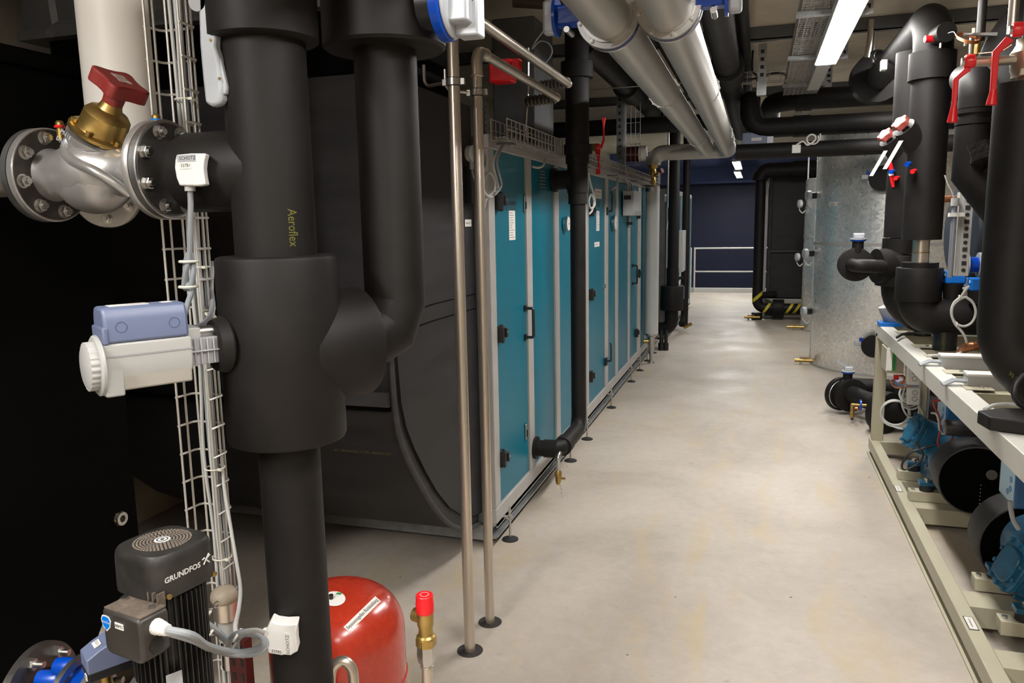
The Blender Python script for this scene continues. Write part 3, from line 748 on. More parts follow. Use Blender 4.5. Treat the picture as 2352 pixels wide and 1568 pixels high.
pts = [c-Z*.006, at(438, 470, y=ys+.02), at(437, 530, y=ys+.03), at(435, 590, y=ys+.04), at(426, 625, y=ys+.04), at(424, 660, y=ys+.05), at(438, 655, y=ys+.05), at(444, 620, y=ys+.05), at(438, 582, y=ys+.055), at(430, 590, y=ys+.055), at(426, 620, y=ys+.055), at(431, 655, y=ys+.05), at(440, 668, y=ys+.05), at(430, 700, y=ys+.02), at(422, 730, y=ys-.01), at(420, 748, y=ys-.03)]
tag(G().tube(smooth(pts), .0058, 10).build('looped_cable', CABLE), 'grey cable looped once below the branch sensor, running down to the blue-grey actuator', 'cable')
tag(G().torus(at(434, 600, y=ys+.05), Z, .018, .003, 16, 6).build('cable_tie', TIE), 'white cable tie around the top of the looped grey cable', 'cable tie', 'white cable ties on the looped cable')
tag(G().torus(at(433, 658, y=ys+.05), Z, .018, .003, 16, 6).build('cable_tie', TIE), 'white cable tie around the bottom of the looped grey cable', 'cable tie', 'white cable ties on the looped cable')

t = thing('pipe_sensor', 'white clamp-on sensor box low on the thick upright pipe, above the red tank', 'sensor', at(648, 1465, y=MY-.08), 'white clamp-on pipe sensors')
ys = MY-.098
W = [(623, 1425), (635, 1431), (655, 1434), (683, 1433), (680, 1452), (681, 1478), (684, 1496), (668, 1505), (640, 1504), (616, 1500), (613, 1478), (608, 1462), (612, 1445)]
G().poly([at(a, b, y=ys) for a, b in W], (-.40, .9, 0), .036).build('housing', WHITE, t, bevel=.003)
q = plate(at(661, 1478, y=ys), X, Z, .014, .048, PAPER, t); letters('SCHOTZ', at(661, 1480, y=ys-.0016), Z, -X, .011, INK, q)
q = plate(at(635, 1496, y=ys), X, Z, .030, .010, PAPER, t); letters('337B5', at(635, 1496, y=ys-.0016), X, Z, .010, INK, q)
c = at(612, 1455, y=ys+.015); G().ell(c, (.012, .012, .014)).build('gland', WHITE, t)

# ------------------------------------------------------------------ rotary actuator left of the tee
a_ = V((.53, .85, 0)).normalized(); w_ = V((.85, -.53, 0)).normalized()
A0 = at(497, 784, d=1.56)
def A(s, side, z): return A0 - a_*s + w_*side + Z*z
t = thing('valve_actuator', 'blue-grey and light grey electric valve actuator with ribbed knob, left of the fat tee', 'actuator', A0)
t.scale = (.91, .91, .91)
zt = .0
# cross-section outline in (side, z)
lo = [(-.040, .024), (.040, .024), (.042, -.02), (.034, -.05), (.0, -.058), (-.034, -.05), (-.042, -.02)]
G().prism(lo, A(.236, 0, 0), w_, Z, a_, .171).build('lower_housing', GREY, t, bevel=.004)
G().prism([(-.036, -.03), (.036, -.03), (.034, -.074), (-.034, -.074)], A(.205, 0, 0), w_, Z, a_, .138).build('base_block', mat('beige_plastic', (.36, .34, .30), .5), t, bevel=.004)  # base block in a beige slightly darker than the grey housing
G().prism([(-.040, -.02), (.040, -.02), (.037, -.084), (-.037, -.084)], A(.238, 0, 0), w_, Z, a_, .036).build('end_foot', GREY, t, bevel=.004)
up = [(-.041, .024), (.041, .024), (.041, .070), (.037, .084), (.030, .096), (-.030, .096), (-.037, .084), (-.041, .070)]
bl = G().prism(up, A(.232, 0, 0), w_, Z, a_, .163).build('cover', BLUEG, t, bevel=.006)
G().prism([(-.043, .022), (.043, .022), (.043, .058), (-.043, .058)], A(.236, 0, 0), w_, Z, a_, .012).build('cover_shoulder', BLUEG, t, bevel=.004)
for s in (.200, .098):
    G().torus(A(s, .0412, .056), w_, .0105, .0006, 28, 6).build('knockout', BLUEGD, bl)
g = G().box(A(.175, 0, .0965), (.075, .034, .0012), a_, w_, Z); q = g.build('label_plate', PAPER, bl); text_lines(A(.175, 0, .0972), a_*-1, w_*-1, .07, .03, 4, GINK, q, 4)
G().box(A(.10, 0, .0965), (.02, .02, .0012), a_, w_, Z).build('label_plate', PAPER, bl)
G().lathe(A(.246, 0, -.022), -a_*-1, [(0, .058), (.003, .062), (.008, .062), (.010, .060)], 48).build('end_disc', GREY, t)
g = G(); u, v, _ = frame(a_); kc = A(.262, 0, -.022)
out = []
for i in range(96):
    an = 2*math.pi*i/96; r = .0475+(.0022 if (i % 4) < 2 else 0); out.append((r*math.cos(an), r*math.sin(an)))
g.prism(out, kc, u, v, a_, .018); g.lathe(kc-a_*.003, a_, [(0, .040), (.003, .046)], 40)
g.build('knob', GREY, t)
for z in (.0,): G().prism([(-.0425, z-.0035), (.0425, z-.0035), (.0425, z), (-.0425, z)], A(.235, 0, 0), w_, Z, a_, .17).build('trim_line', GREYM, t)
# ribbed mounting bracket to the tee
g = G().prism([(-.03, -.038), (.03, -.038), (.03, .02), (-.03, .02)], A(.068, 0, -.004), w_, Z, a_, .075)
for k in range(5): g.box(A(.058-.0135*k, .032, -.013), (.003, .008, .056), a_, w_, Z)
g.box(A(.032, .033, -.012), (.068, .008, .004), a_, w_, Z)
g.build('mounting_bracket', GREYM, t, bevel=.0015)
G().prism([(-.024, .0), (.024, .0), (.024, .038), (-.024, .038)], A(.068, 0, 0), w_, Z, a_, .028).build('neck_block', GREY, t, bevel=.003)
G().cyl(A(.045, 0, .024), A(-.03, 0, .024), .014, n=20).build('spindle', CHROME, t)
G().cyl(A(.008, 0, -.008), A(-.022, 0, -.008), .058, .064, n=36, bev=.006).build('foam_collar', FOAM, t)
pts = [A(.066, .012, .04), A(.055, .03, .042), A(.03, .045, .045), A(.01, .05, .06), A(-.004, .045, .085), A(-.01, .03, .12)]
pts = [at(425, 750, d=1.52), at(448, 752, d=1.58), at(468, 742, d=1.70), at(483, 722, d=1.84), at(488, 690, d=1.92), at(484, 655, d=1.95), at(486, 600, d=1.96)]
tag(G().tube(smooth(pts), .0058, 10).build('control_cable', CABLE), 'upper of two grey cables curving from the blue-grey actuator into the wire tray', 'cable', 'cables leaving the blue-grey actuator')
tag(G().tube(smooth([q+V((.006, -.006, -.012)) for q in pts]), .0052, 10).build('control_cable', CABLEL), 'lower and thinner of two cables curving from the blue-grey actuator into the tray', 'cable', 'cables leaving the blue-grey actuator')
tag(G().torus(at(484, 724, d=1.84), V((.5, .2, 1)), .012, .003, 14, 6).build('cable_tie', TIE), 'white cable tie where the actuator cables meet the upright wire tray', 'cable tie')

# ------------------------------------------------------------------ upright wire tray with cables
n1 = at(404, 889, d=1.95)
t = thing('upright_wire_tray', 'white upright wire cable tray running floor to ceiling between the valve and the thick pipe', 'cable tray', (n1.x+.04, n1.y, 0))
tx0, ty0 = n1.x, n1.y; wx, wy = .096, .058
g = G(); r = .003
for x, y in ((tx0, ty0), (tx0, ty0+wy*.5), (tx0+.012, ty0+wy), (tx0+wx-.012, ty0+wy), (tx0+wx, ty0+wy*.5), (tx0+wx, ty0)):
    g.tube([(x, y, .0), (x, y, CEIL)], r, 6)
z = .06
while z < CEIL:
    g.tube([(tx0-.004, ty0, z), (tx0, ty0+wy*.85, z), (tx0+.008, ty0+wy, z), (tx0+wx-.008, ty0+wy, z), (tx0+wx, ty0+wy*.85, z), (tx0+wx+.004, ty0-.004, z)], r, 6); z += .0745
g.build('wire_mesh', mat('white_zinc_wire', (.60, .58, .54), .4, .5), t)
for k in range(7):
    x = tx0+.064+.005*k; y = ty0+.014+.008*(k % 3); rnd = random.Random(k*3+1)
    pts = [(x+rnd.uniform(-.004, .004), y+rnd.uniform(-.006, .006), .3+i*.22) for i in range(14)]
    tag(G().tube(smooth([V(q) for q in pts], 3), .0034 if k % 2 else .0044, 8).build('data_cable', CABLE if k % 3 else CABLEL), 'thin grey cable running up inside the upright wire tray', 'cable', 'cables in the upright wire tray')
TIEPOS = {2.05: 'topmost, left of the grey hand lever', 1.655: 'just above the blue-grey actuator', 1.145: 'beside the lower end of the fat tee', .905: 'beside the vented motor cap', .73: 'beside the fins of the pump motor', .60: 'lowest, below the coiled motor cables'}
for zz in (2.05, 1.655, 1.145, .905, .73, .60):
    g = G().torus((tx0+wx-.012, ty0+.018, zz), Z, .024, .002, 18, 6); g.box((tx0+wx+.012, ty0+.006, zz), (.012, .006, .006)); tag(g.build('cable_tie', TIE), 'white cable tie on the upright wire tray, '+TIEPOS[zz], 'cable tie', 'white cable ties on the upright tray')
# ------------------------------------------------------------------ pump with motor, lower left
MC = at(375, 1262, d=1.30)
e1 = V((.18, .983, 0)).normalized(); e2 = V((.983, -.18, 0)).normalized()
mx, my, mz = MC.x, MC.y, MC.z
def Mo(a, b, z): return V((mx, my, mz)) + e2*a + e1*b + Z*z
t = thing('circulation_pump', 'black finned pump motor with a vented square cap at the lower left', 'pump', (mx, my, mz-.5))
def squircle(r, n=48, p=4.0):
    o = []
    for i in range(n):
        a = 2*math.pi*i/n; c, s = math.cos(a), math.sin(a)
        k = (abs(c)**p+abs(s)**p)**(-1/p); o.append((r*k*c, r*k*s))
    return o
S = .0625
g = G(); lv = [(-.056, 1.0), (-.045, 1.01), (.0, 1.0), (.010, .975), (.016, .92), (.0175, .80)]
vs = []; n = 48
for z, k in lv: vs += [Mo(a*k, b*k, z) for a, b in squircle(S, n)]
fs = [(k*n+i, k*n+(i+1) % n, (k+1)*n+(i+1) % n, (k+1)*n+i) for k in range(len(lv)-1) for i in range(n)]
fs += [tuple(reversed(range(n))), tuple(range((len(lv)-1)*n, len(lv)*n))]
g.add(vs, fs); cap = g.build('fan_cover', DUSTY, t)
g = G()
for rr in range(7):
    R_ = .013+.0052*rr; m = max(8, int(R_*2*math.pi/.0058))
    for i in range(m):
        a = 2*math.pi*(i+.5*(rr % 2))/m; c = Mo(R_*math.cos(a), R_*math.sin(a), .0177)
        g.box(c, (.0030, .0036, .0006), e2*math.cos(a)+e1*math.sin(a), e1*math.cos(a)-e2*math.sin(a), Z)
g.build('vent_grille', mat('vent_hole_dust', (.20, .165, .13), .9), cap, sharp=0)
lg = G().cyl(Mo(0, 0, .0176), Mo(0, 0, .0186), .0125, n=28).build('centre_badge', PAPER, cap)
g = G().ring(Mo(0, 0, .0184), Mo(0, 0, .0190), .0075, .0095, 28); g.cyl(Mo(0, 0, .0184), Mo(0, 0, .0190), .0035, n=12); g.build('badge_ring', INK, lg)
letters('GRUNDFOS', Mo(S+.0012, -.015, -.022), e1, Z, .0128, PRINT, cap, bold=.0004, width=.070)
c = Mo(S+.0012, .032, -.016); g = G().tube([c-e1*.006-Z*.009, c+e1*.006+Z*.007], .0012, 5); g.tube([c+e1*.006-Z*.009, c-e1*.004+Z*.002, c-e1*.008+Z*.0], .0012, 5); g.tube([c+e1*.001, c+e1*.008+Z*.004], .0012, 5); g.build('emblem', PRINT, cap)
for b in (-.044, .046): G().lathe(Mo(S, b, -.050), e2, [(0, .0045), (.003, .0045), (.004, .003)], 12).build('screw', BRASS, cap)
# finned body
g = G().cyl(Mo(0, 0, -.34), Mo(0, 0, -.055), .050, n=40)
for i in range(40):
    a = 2*math.pi*i/40; d = e2*math.cos(a)+e1*math.sin(a); q = e1*math.cos(a)-e2*math.sin(a)
    g.box(Mo(0, 0, -.195)+d*.055, (.014, .0022, .27), d, q, Z)
g.build('finned_body', MOTOR, t)
g = G().cyl(Mo(0, 0, -.37), Mo(0, 0, -.335), .078, n=40, bev=.004); g.cyl(Mo(0, 0, -.45), Mo(0, 0, -.37), .06, .085, n=40); g.build('end_flange', MOTOR, t)
for i in range(4):
    a = math.pi/4+i*math.pi/2; G().lathe(Mo(.083*math.cos(a), .083*math.sin(a), -.335), Z, [(0, .008), (.012, .008)], 6).build('bolt', CHROME, t)
# terminal box
g = G(); ou = [(-.044, -.0), (.044, 0), (.048, -.008), (.048, -.066), (.040, -.076), (-.036, -.076), (-.044, -.068)]
o = Mo(.027, -.055, -.058)
tb = G().prism([(a, b) for a, b in ou], o, e2, Z, -e1, .052).build('terminal_box', TERM, t, bevel=.006)
g = G().box(Mo(.029, -.081, -.0575), (.086, .046, .002), e2, e1, Z)
for k in range(7): g.box(Mo(-.008+.011*k, -.055, -.052), (.003, .014, .024), e2, e1, Z)
g.build('dust_layer', DUST, tb)
for a in (-.006, .058): G().lathe(Mo(a, -.072, -.056), Z, [(0, .005), (.003, .005)], 10).build('screw', CHROME, tb)
fy = -.1075
c = Mo(-.006, fy, -.078); g = G().prism([(0, .011), (.008, .010), (.012, .003), (.009, -.008), (0, -.016), (-.009, -.008), (-.012, .003), (-.008, .010)], c, e2, Z, -e1, .0008); q = g.build('shield_sticker', PRINT, tb)
g = G().prism([(a*.82, b*.82) for a, b in [(0, .011), (.008, .010), (.012, .003), (.009, -.008), (0, -.016), (-.009, -.008), (-.012, .003), (-.008, .010)]], c-e1*.0008, e2, Z, -e1, .0005); g.build('shield_field', BLUEA, q)
letters('MotGas', c-e1*.0016, e2, Z, .0065, PRINT, q)
q = plate(Mo(.026, fy, -.078), e2, Z, .020, .010, PAPER, tb); letters('88M2', Mo(.026, fy-.0016, -.078), e2, Z, .008, INK, q)
# cable gland on the right side of the box and its cables
gl = Mo(.074, -.080, -.080)
G().lathe(gl, e2, [(0, .013), (.005, .013), (.005, .0115), (.015, .0115), (.016, .0105), (.026, .0095), (.028, .008)], 12).build('cable_gland', WHITE, tb)
G().lathe(Mo(.074, -.082, -.110), e2, [(0, .014), (.003, .014), (.004, .010)], 6).build('blanking_plug', MOTOR, tb)
q = G().prism([(-.012, -.018), (.012, -.018), (.012, .018), (-.012, .018)], Mo(.052, -.040, -.205), e1+e2*.35, Z, e2-e1*.35, .0012).build('rating_plate', CASTL, t)
g = G().torus(Mo(.064, .045, -.105), e2, .005, .0012, 14, 6); g.build('lifting_eye', CHROME, t)

def cab(pix, r, m, name, label, group=None):
    return tag(G().tube(smooth([q if isinstance(q, Vector) else at(q[0], q[1], d=q[2]) for q in pix], 5), r, 10).build(name, m), label, 'cable', group)
GP = gl+e2*.026
cab([GP, (440, 1458, 1.21), (472, 1480, 1.30), (508, 1492, 1.40), (545, 1498, 1.47), (585, 1492, 1.47), (605, 1478, 1.46), (600, 1458, 1.46), (570, 1450, 1.46), (540, 1458, 1.47), (525, 1478, 1.5), (535, 1495, 1.52), (560, 1505, 1.55)], .0062, CABLE, 'motor_cable', 'thick grey cable from the motor gland, coiled beside the low white sensor')
cab([GP+e2*.002-Z*.004, (444, 1470, 1.23), (482, 1490, 1.34), (518, 1500, 1.43), (550, 1504, 1.47), (590, 1500, 1.47), (612, 1480, 1.48), (600, 1462, 1.49), (565, 1456, 1.5), (545, 1470, 1.52), (545, 1500, 1.56)], .0055, CABLE, 'motor_cable', 'second grey cable from the motor, coiled just under the first beside the low white sensor')
cab([(612, 1455, 1.42), (590, 1447, 1.44), (565, 1450, 1.46), (548, 1460, 1.49), (540, 1440, 1.55), (548, 1400, 1.68), (552, 1350, 1.80), (543, 1290, 1.90), (528, 1200, 1.95), (515, 1120, 1.975), (508, 1040, 1.985)], .0045, CABLEL, 'sensor_cable', 'pale cable from the low white sensor up into the upright wire tray')
cab([(455, 1418, 1.40), (470, 1430, 1.40), (500, 1452, 1.44), (525, 1475, 1.5)], .007, CABLE, 'motor_cable', 'short grey cable end bound beside the finned motor')
for a, b, c, lb in ((478, 1462, 1.35, 'on the sagging motor cables midway'), (545, 1458, 1.47, 'at the top of the cable coil'), (532, 1490, 1.50, 'at the left of the cable coil'), (474, 1418, 1.40, 'on the cable end beside the motor fins')):
    tag(G().torus(at(a, b, d=c), V((.7, .2, -.5)), .012, .0025, 14, 6).build('cable_tie', TIE), 'white cable tie '+lb, 'cable tie', 'white cable ties beside the pump motor')

# ------------------------------------------------------------------ small blue actuator and flanged fittings in the bottom left corner
f_ = V((.53, .85, 0)).normalized(); s_ = V((.85, -.53, 0)).normalized()
o = at(191, 1505, d=1.32)      # top edge of the near end
t = thing('damper_actuator', 'small blue-grey butterfly valve actuator with a curved lid, left of the pump motor', 'actuator', o-Z*.04)
pr_ = [(0, -.026), (0, .0), (.020, .011), (.044, .020), (.07, .026), (.095, .029), (.095, -.026)]
bd = G().prism(pr_, o-s_*.025, f_, Z, s_, .050).build('lid', BLUEG, t, bevel=.002)
G().prism([(0.001, -.026), (.092, -.026), (.092, -.041), (0.001, -.041)], o-s_*.024, f_, Z, s_, .048).build('base', BLKP, t, bevel=.001)
up_ = V((f_.x, f_.y, .42)).normalized()
q = plate(o+f_*.022+Z*.0128, s_, up_, .021, .012, PAPER, t); letters('331S1', o+f_*.022+Z*.0146, s_, up_, .007, INK, q)
up2 = V((f_.x, f_.y, .25)).normalized()
q = plate(o+f_*.054+Z*.0238, s_, up2, .030, .030, mat('grey_label', (.10, .09, .08), .6), t)
q = plate(o-f_*.0005-Z*.0335+s_*.011, s_, Z, .016, .011, PAPER, t); text_lines(o-f_*.002-Z*.0335+s_*.011, s_, Z, .013, .009, 3, GINK, q, 2)
letters('CE', o-f_*.0012-Z*.030-s_*.013, s_, Z, .007, PRINT, t)
g = G().box(o-f_*.001-Z*.0255-s_*.002, (.020, .002, .006), s_, f_, Z); g.build('vent_slot', BLKP, t)
G().cyl(o+f_*.03-Z*.043, o+f_*.03-Z*.16, .011, n=18).build('stem', BRASS, t)
def bigflange(px, py, d, R, th, m, nb, label, name='pipe_flange', a0=.3, rin=.6, br=.0085, ax=X, hole=True):
    c = at(px, py, d=d); t = thing(name, label, 'flange', c, None)
    u, v, _ = frame(ax); g = G().ring(c, c+V(ax)*th, R*rin, R, 56); f = g.build('ring', m, t)
    for i in range(nb):
        a = a0+2*math.pi*i/nb; p = c+(u*math.cos(a)+v*math.sin(a))*R*.82
        g = G().cyl(p+V(ax)*th, p+V(ax)*(th+.026), br*.75, n=16); g.lathe(p+V(ax)*th, ax, [(0, br*1.35), (.009, br*1.35)], 6); g.build('bolt', CHROME, f)
    return t, c, f
AX = V((.97, .24, 0)).normalized()
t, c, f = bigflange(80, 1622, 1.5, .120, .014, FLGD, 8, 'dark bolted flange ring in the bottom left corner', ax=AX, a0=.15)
G().cyl(c-AX*.004, c+AX*.004, .073, n=36).build('inner_face', mat('tarnished_bore', (.06, .045, .035), .5, .5), t)
t2_, c, f = bigflange(175, 1640, 1.45, .109, .010, FLG, 0, 'pale steel ring of the blue-lined butterfly valve in the bottom left corner', name='butterfly_valve', ax=AX, rin=.86)
G().ring(c+AX*.010, c+AX*.045, .074, .088, 48).build('blue_lining', BLUE, t2_)
g = G()
for px, py in ((150, 1531), (110, 1560)):
    p = at(px, py, d=1.47); g.cyl(p-AX*.018, p+AX*.026, .0175, n=20, bev=.003)
g.build('blue_lug', BLUE, t2_)
G().ring(c+AX*.045, c+AX*.055, .085, .102, 48).build('ring', FLG, t2_)
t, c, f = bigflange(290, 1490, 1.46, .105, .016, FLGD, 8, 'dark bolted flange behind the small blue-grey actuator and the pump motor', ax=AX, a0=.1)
G().cyl(c-AX*.004, c+AX*.004, .064, n=36).build('inner_face', mat('tarnished_steel', (.05, .035, .018), .5, .6), t)
t, c, f = bigflange(330, 1650, 1.33, .09, .012, FLG, 6, 'steel flange under the pump motor at the bottom edge', ax=AX, a0=.4)
c = Mo(0, 0, -.46); tag(G().cyl(c+Z*.0, c-Z*.1, .08, n=32, bev=.01).build('pump_casing', BLKP), 'black rounded pump casing under the finned motor', 'pump casing')

# small fittings seen through the wire tray
c = at(515, 1368, d=2.0); t = thing('pipe_coupling', 'pale round fittings glimpsed through the upright wire tray above the motor cable', 'fitting', c)
G().ell(c, (.035, .035, .028)).build('dome', mat('beige_fitting', (.35, .29, .22), .5), t); G().cyl(c-Z*.06, c-Z*.01, .03, n=24).build('body', STEEL, t); G().cyl(c-Z*.12, c-Z*.06, .022, n=20).build('hose', GREY, t); G().cyl(c-Z*.20, c-Z*.12, .018, n=20).build('nut', CHROME, t)
c = at(555, 1530, d=2.0); t = thing('perforated_strut', 'dark red perforated strut end at the bottom, behind the wire tray', 'strut', c)
G().box(c-Z*.05, (.05, .03, .26)).build('strut', REDSTEEL, t)
g = G()
for k in range(6): g.box(c+V((-.012, -.0155, .06-.04*k)), (.010, .001, .02)); g.box(c+V((.014, -.0155, .06-.04*k)), (.008, .001, .02))
g.build('slots', BLKP, t)
# ------------------------------------------------------------------ red expansion tank
rx, ry = -1.105, 1.80; tr = .190
ztop = at(765, 1345, y=ry+.02).z
t = thing('expansion_tank', 'red domed expansion tank on the floor behind the thick upright pipe', 'tank', (rx, ry, 0))
pf = [(0, .12), (.03, .16), (.06, tr-.003), (.085, tr)]
zs = ztop-.13
pf += [(zs, tr)]
for i in range(1, 13):
    a = math.pi/2*i/12; pf.append((zs+.13*math.sin(a)**1.0, tr*math.cos(a)**.62 if i < 12 else .002))
G().lathe((rx, ry, 0), Z, pf, 64).build('shell', REDT, t, sharp=50)
G().torus((rx, ry, zs-.13), Z, tr, .004, 56, 8).build('seam', REDT, t)
def dome(px, py):
    """point on the domed top seen at a pixel"""
    r = (RM @ V((px-CX, py-CY, FPX))).normalized(); o_ = V((0, 0, EYE)); s = .5
    while s < 4:
        p = o_+r*s; q = math.hypot(p.x-rx, p.y-ry)
        if p.z <= zs: 
            if q <= tr: break
        else:
            k = (p.z-zs)/.13
            if k <= 1:
                lim = tr*math.cos(math.asin(k))**.62
                if q <= lim: break
        s += .0008
    return p
def onsurf(pix, m, parent, name, off=.0015):
    vs = [dome(a, b)+V((0, -.4, 1)).normalized()*off for a, b in pix]; g = G(); g.add(vs, [tuple(range(len(vs)))]); return g.build(name, m, parent, sharp=0)
# strip label: grid laid on the dome
L0, L1, wv = (789, 1441), (862, 1370), (13, 11)
g = G(); N = 10; vs = []
for i in range(N+1):
    for j in range(3):
        px = L0[0]+(L1[0]-L0[0])*i/N + 14*j/2*.95; py = L0[1]+(L1[1]-L0[1])*i/N + 12*j/2*.95 - 5*math.sin(math.pi*i/N)*(-1)*0
        vs.append(dome(px, py)+V((.2, -.45, .9))*.0025)
g.add(vs, [(i*3+j, (i+1)*3+j, (i+1)*3+j+1, i*3+j+1) for i in range(N) for j in range(2)])
q = g.build('strip_label', PAPER, t, sharp=80)
def lf(a, b):
    s_ = (a+.5); px = L0[0]+(L1[0]-L0[0])*s_; py = L0[1]+(L1[1]-L0[1])*s_
    k = (.5-b); px += 14*.95*k; py += 12*.95*k
    return dome(px, py)+V((.2, -.45, .9))*.0042
vs, fs = text_verts('Expansionsgefäss Rückkühlung', 1.0)
wl = max(a for a, b in vs)-min(a for a, b in vs)
g = G(); g.add([lf(a/wl*.94, b*.75) for a, b in vs], fs); g.build('lettering', INK, q, sharp=0)
c = V((rx, ry, 0)); cc = dome(768, 1376)
g = G(); n = 28; vs = [dome(768+26*math.cos(2*math.pi*i/n), 1376+17*math.sin(2*math.pi*i/n))+V((0, -.3, 1))*.0025 for i in range(n)]+[cc+V((0, -.3, 1))*.0025]
g.add(vs, [(i, (i+1) % n, n) for i in range(n)]); q = g.build('round_label', PAPER, t, sharp=80)
G().box(dome(779, 1365)+V((0, -.3, 1))*.004, (.014, .008, .001)).build('green_mark', GREEN, q)
G().cyl(dome(761, 1376), dome(761, 1376)+Z*.014, .006, n=14).build('air_valve_cap', BLKP, t)
c = at(790, 1552, d=1.83); tag(G().tube(smooth([at(758, 1590, d=1.80), at(760, 1545, d=1.80), at(772, 1524, d=1.80), at(790, 1518, d=1.8), at(806, 1532, d=1.8), at(812, 1560, d=1.8), at(813, 1640, d=1.8)], 6), .0125, 18).build('bent_pipe', STEEL), 'bent stainless pipe rising in front of the red tank at the bottom edge', 'pipe')

# ------------------------------------------------------------------ relief valve
c = at(975, 1370, d=1.72); vx, vy = c.x, c.y; zt_ = c.z
zz = lambda py: at(975, py, y=vy).z
t = thing('relief_valve', 'brass safety valve with a bright red cap, standing right of the red tank', 'valve', (vx, vy, 0))
K = V((vx, vy, 0))
z1 = zz(1405); G().lathe(K+Z*z1, Z, [(0, .0195), (.003, .0205), (.024, .0205), (.026, .0195), (.040, .0195), (.042, .018)], 36).build('cap', REDC, t)
g = G().ring(K+Z*(z1+.0421), K+Z*(z1+.0424), .009, .010, 24); g.build('cap_mark', PRINT, t)
z2 = zz(1480)
g = G().lathe(K+Z*z2, Z, [(0, .0205), (.004, .0215), (.022, .0215), (.026, .017), (.040, .0155), (.050, .0185), (z1-z2, .0190)], 32)
g.build('brass_body', BRASS, t)
G().lathe(K+Z*z2, Z, [(.0, .0235), (.018, .0235)], 6).build('brass_nut', BRASS, t)
G().cyl(K+Z*(z1-.014), K+Z*(z1-.014)+V((-.03, .01, 0)), .016, n=24).build('outlet', BRASS, t)
z3 = zz(1520); g = G().lathe(K+Z*z3, Z, [(0, .018), (.006, .0205), (.020, .022), (z2-z3, .021)], 6); g.build('union_nut', CHROME, t)
g = G().cyl(K, K+Z*z3, .0125, n=24)
for q in (1528, 1568): g.torus(K+Z*zz(q), Z, .0125, .0028, 24, 8)
g.build('riser', STEEL, t)
# ------------------------------------------------------------------ two stainless pipes through the floor
def hole(x, y, r, label):
    g = G().ring((x, y, .0005), (x, y, .002), .0, r, 32); return tag(g.build('core_hole', HOLE), label, 'hole')
Ax, Ay = -1.085, 2.775; Bx, By = -1.08, 3.015
hole(Ax, Ay, .054, 'dark drilled hole in the floor around the nearer stainless pipe')
hole(Bx, By, .052, 'dark drilled hole in the floor around the farther stainless pipe')
t = thing('steel_pipe', 'nearer of the two upright stainless pipes, bending away overhead', 'pipe', (Ax, Ay, 0), 'stainless pipes before the duct elbow')
G().tube([(Ax, Ay, .001), (Ax, Ay, 2.545), (Ax, 4.63, 2.545)], .0222, 28, fil=.05, k=6).build('pipe', STEEL, t)
g = G()
for q in ((Ax, 4.60, 2.545),): g.torus(q, Y, .0225, .004, 24, 8)
g.build('press_bead', STEEL, t)
zc_ = at(1047, 188, y=Ay).z
def clamp(x, y, z, label, rod_to):
    t = thing('pipe_clamp', label, 'clamp', (x, y, z), 'clamps on the stainless pipes')
    G().ring((x, y, z-.012), (x, y, z+.012), .0235, .028, 28).build('band', CHROME, t)
    G().ring((x, y, z-.015), (x, y, z+.015), .0225, .0245, 28).build('rubber_insert', RUBBER, t)
    g = G().box((x-.036, y, z), (.014, .014, .022)); g.box((x+.036, y, z), (.014, .014, .022)); g.build('ears', CHROME, t)
    G().tube([V((x-.03, y, z)), V(rod_to), V(rod_to)+Z*.08], .006, 10, fil=.03).build('rod', CHROME, t)
clamp(Ax, Ay, zc_, 'zinc clamp with a bent rod on the nearer upright stainless pipe', (Ax-.14, Ay+.05, zc_+.0))
zc2 = at(1100, 212, y=By).z
clamp(Bx, By, zc2, 'zinc clamp on the farther upright stainless pipe, just below its bend', (Bx-.12, By-.04, zc2+.01))
t = thing('steel_pipe', 'farther upright stainless pipe with a rounded elbow at the top', 'pipe', (Bx, By, 0), 'stainless pipes before the duct elbow')
G().tube([(Bx, By, .001), (Bx, By, 2.425), (Bx, 4.33, 2.425)], .0205, 28, fil=.06, k=8).build('pipe', STEEL, t)
G().tube([(Bx, By, 2.325), (Bx, By, 2.425), (Bx, By+.11, 2.425)], .0235, 28, fil=.065, k=8).build('elbow_fitting', STEEL, t)
g = G(); g.torus((Bx, By, 2.325), Z, .024, .0035, 24, 8); g.build('press_bead', STEEL, t)
G().torus((Bx, By+.11, 2.425), Y, .024, .0035, 24, 8).build('press_bead', STEEL, t); G().torus((Bx, 4.31, 2.425), Y, .0215, .0035, 24, 8).build('press_bead', STEEL, t)
# ribbed hose stubs behind the pipe ends
for (px, py, L_, yy, lb) in ((1240, 197, .34, 4.7, 'dark ribbed hose joining the end of the upper stainless pipe'), (1210, 233, .32, 4.4, 'dark ribbed hose joining the end of the lower stainless pipe')):
    c = at(px, py, y=yy); t = thing('ribbed_hose', lb, 'hose', c, 'ribbed hoses above the wire tray')
    g = G().cyl(c, V((Ax, yy-.06, c.z)), .024, n=20)
    for k in range(8): g.torus(c+(V((Ax, yy-.06, c.z))-c)*(k+.5)/8, X, .025, .007, 18, 6)
    g.build('hose', mat('dark_hose', (.10, .085, .07), .5, .5), t)
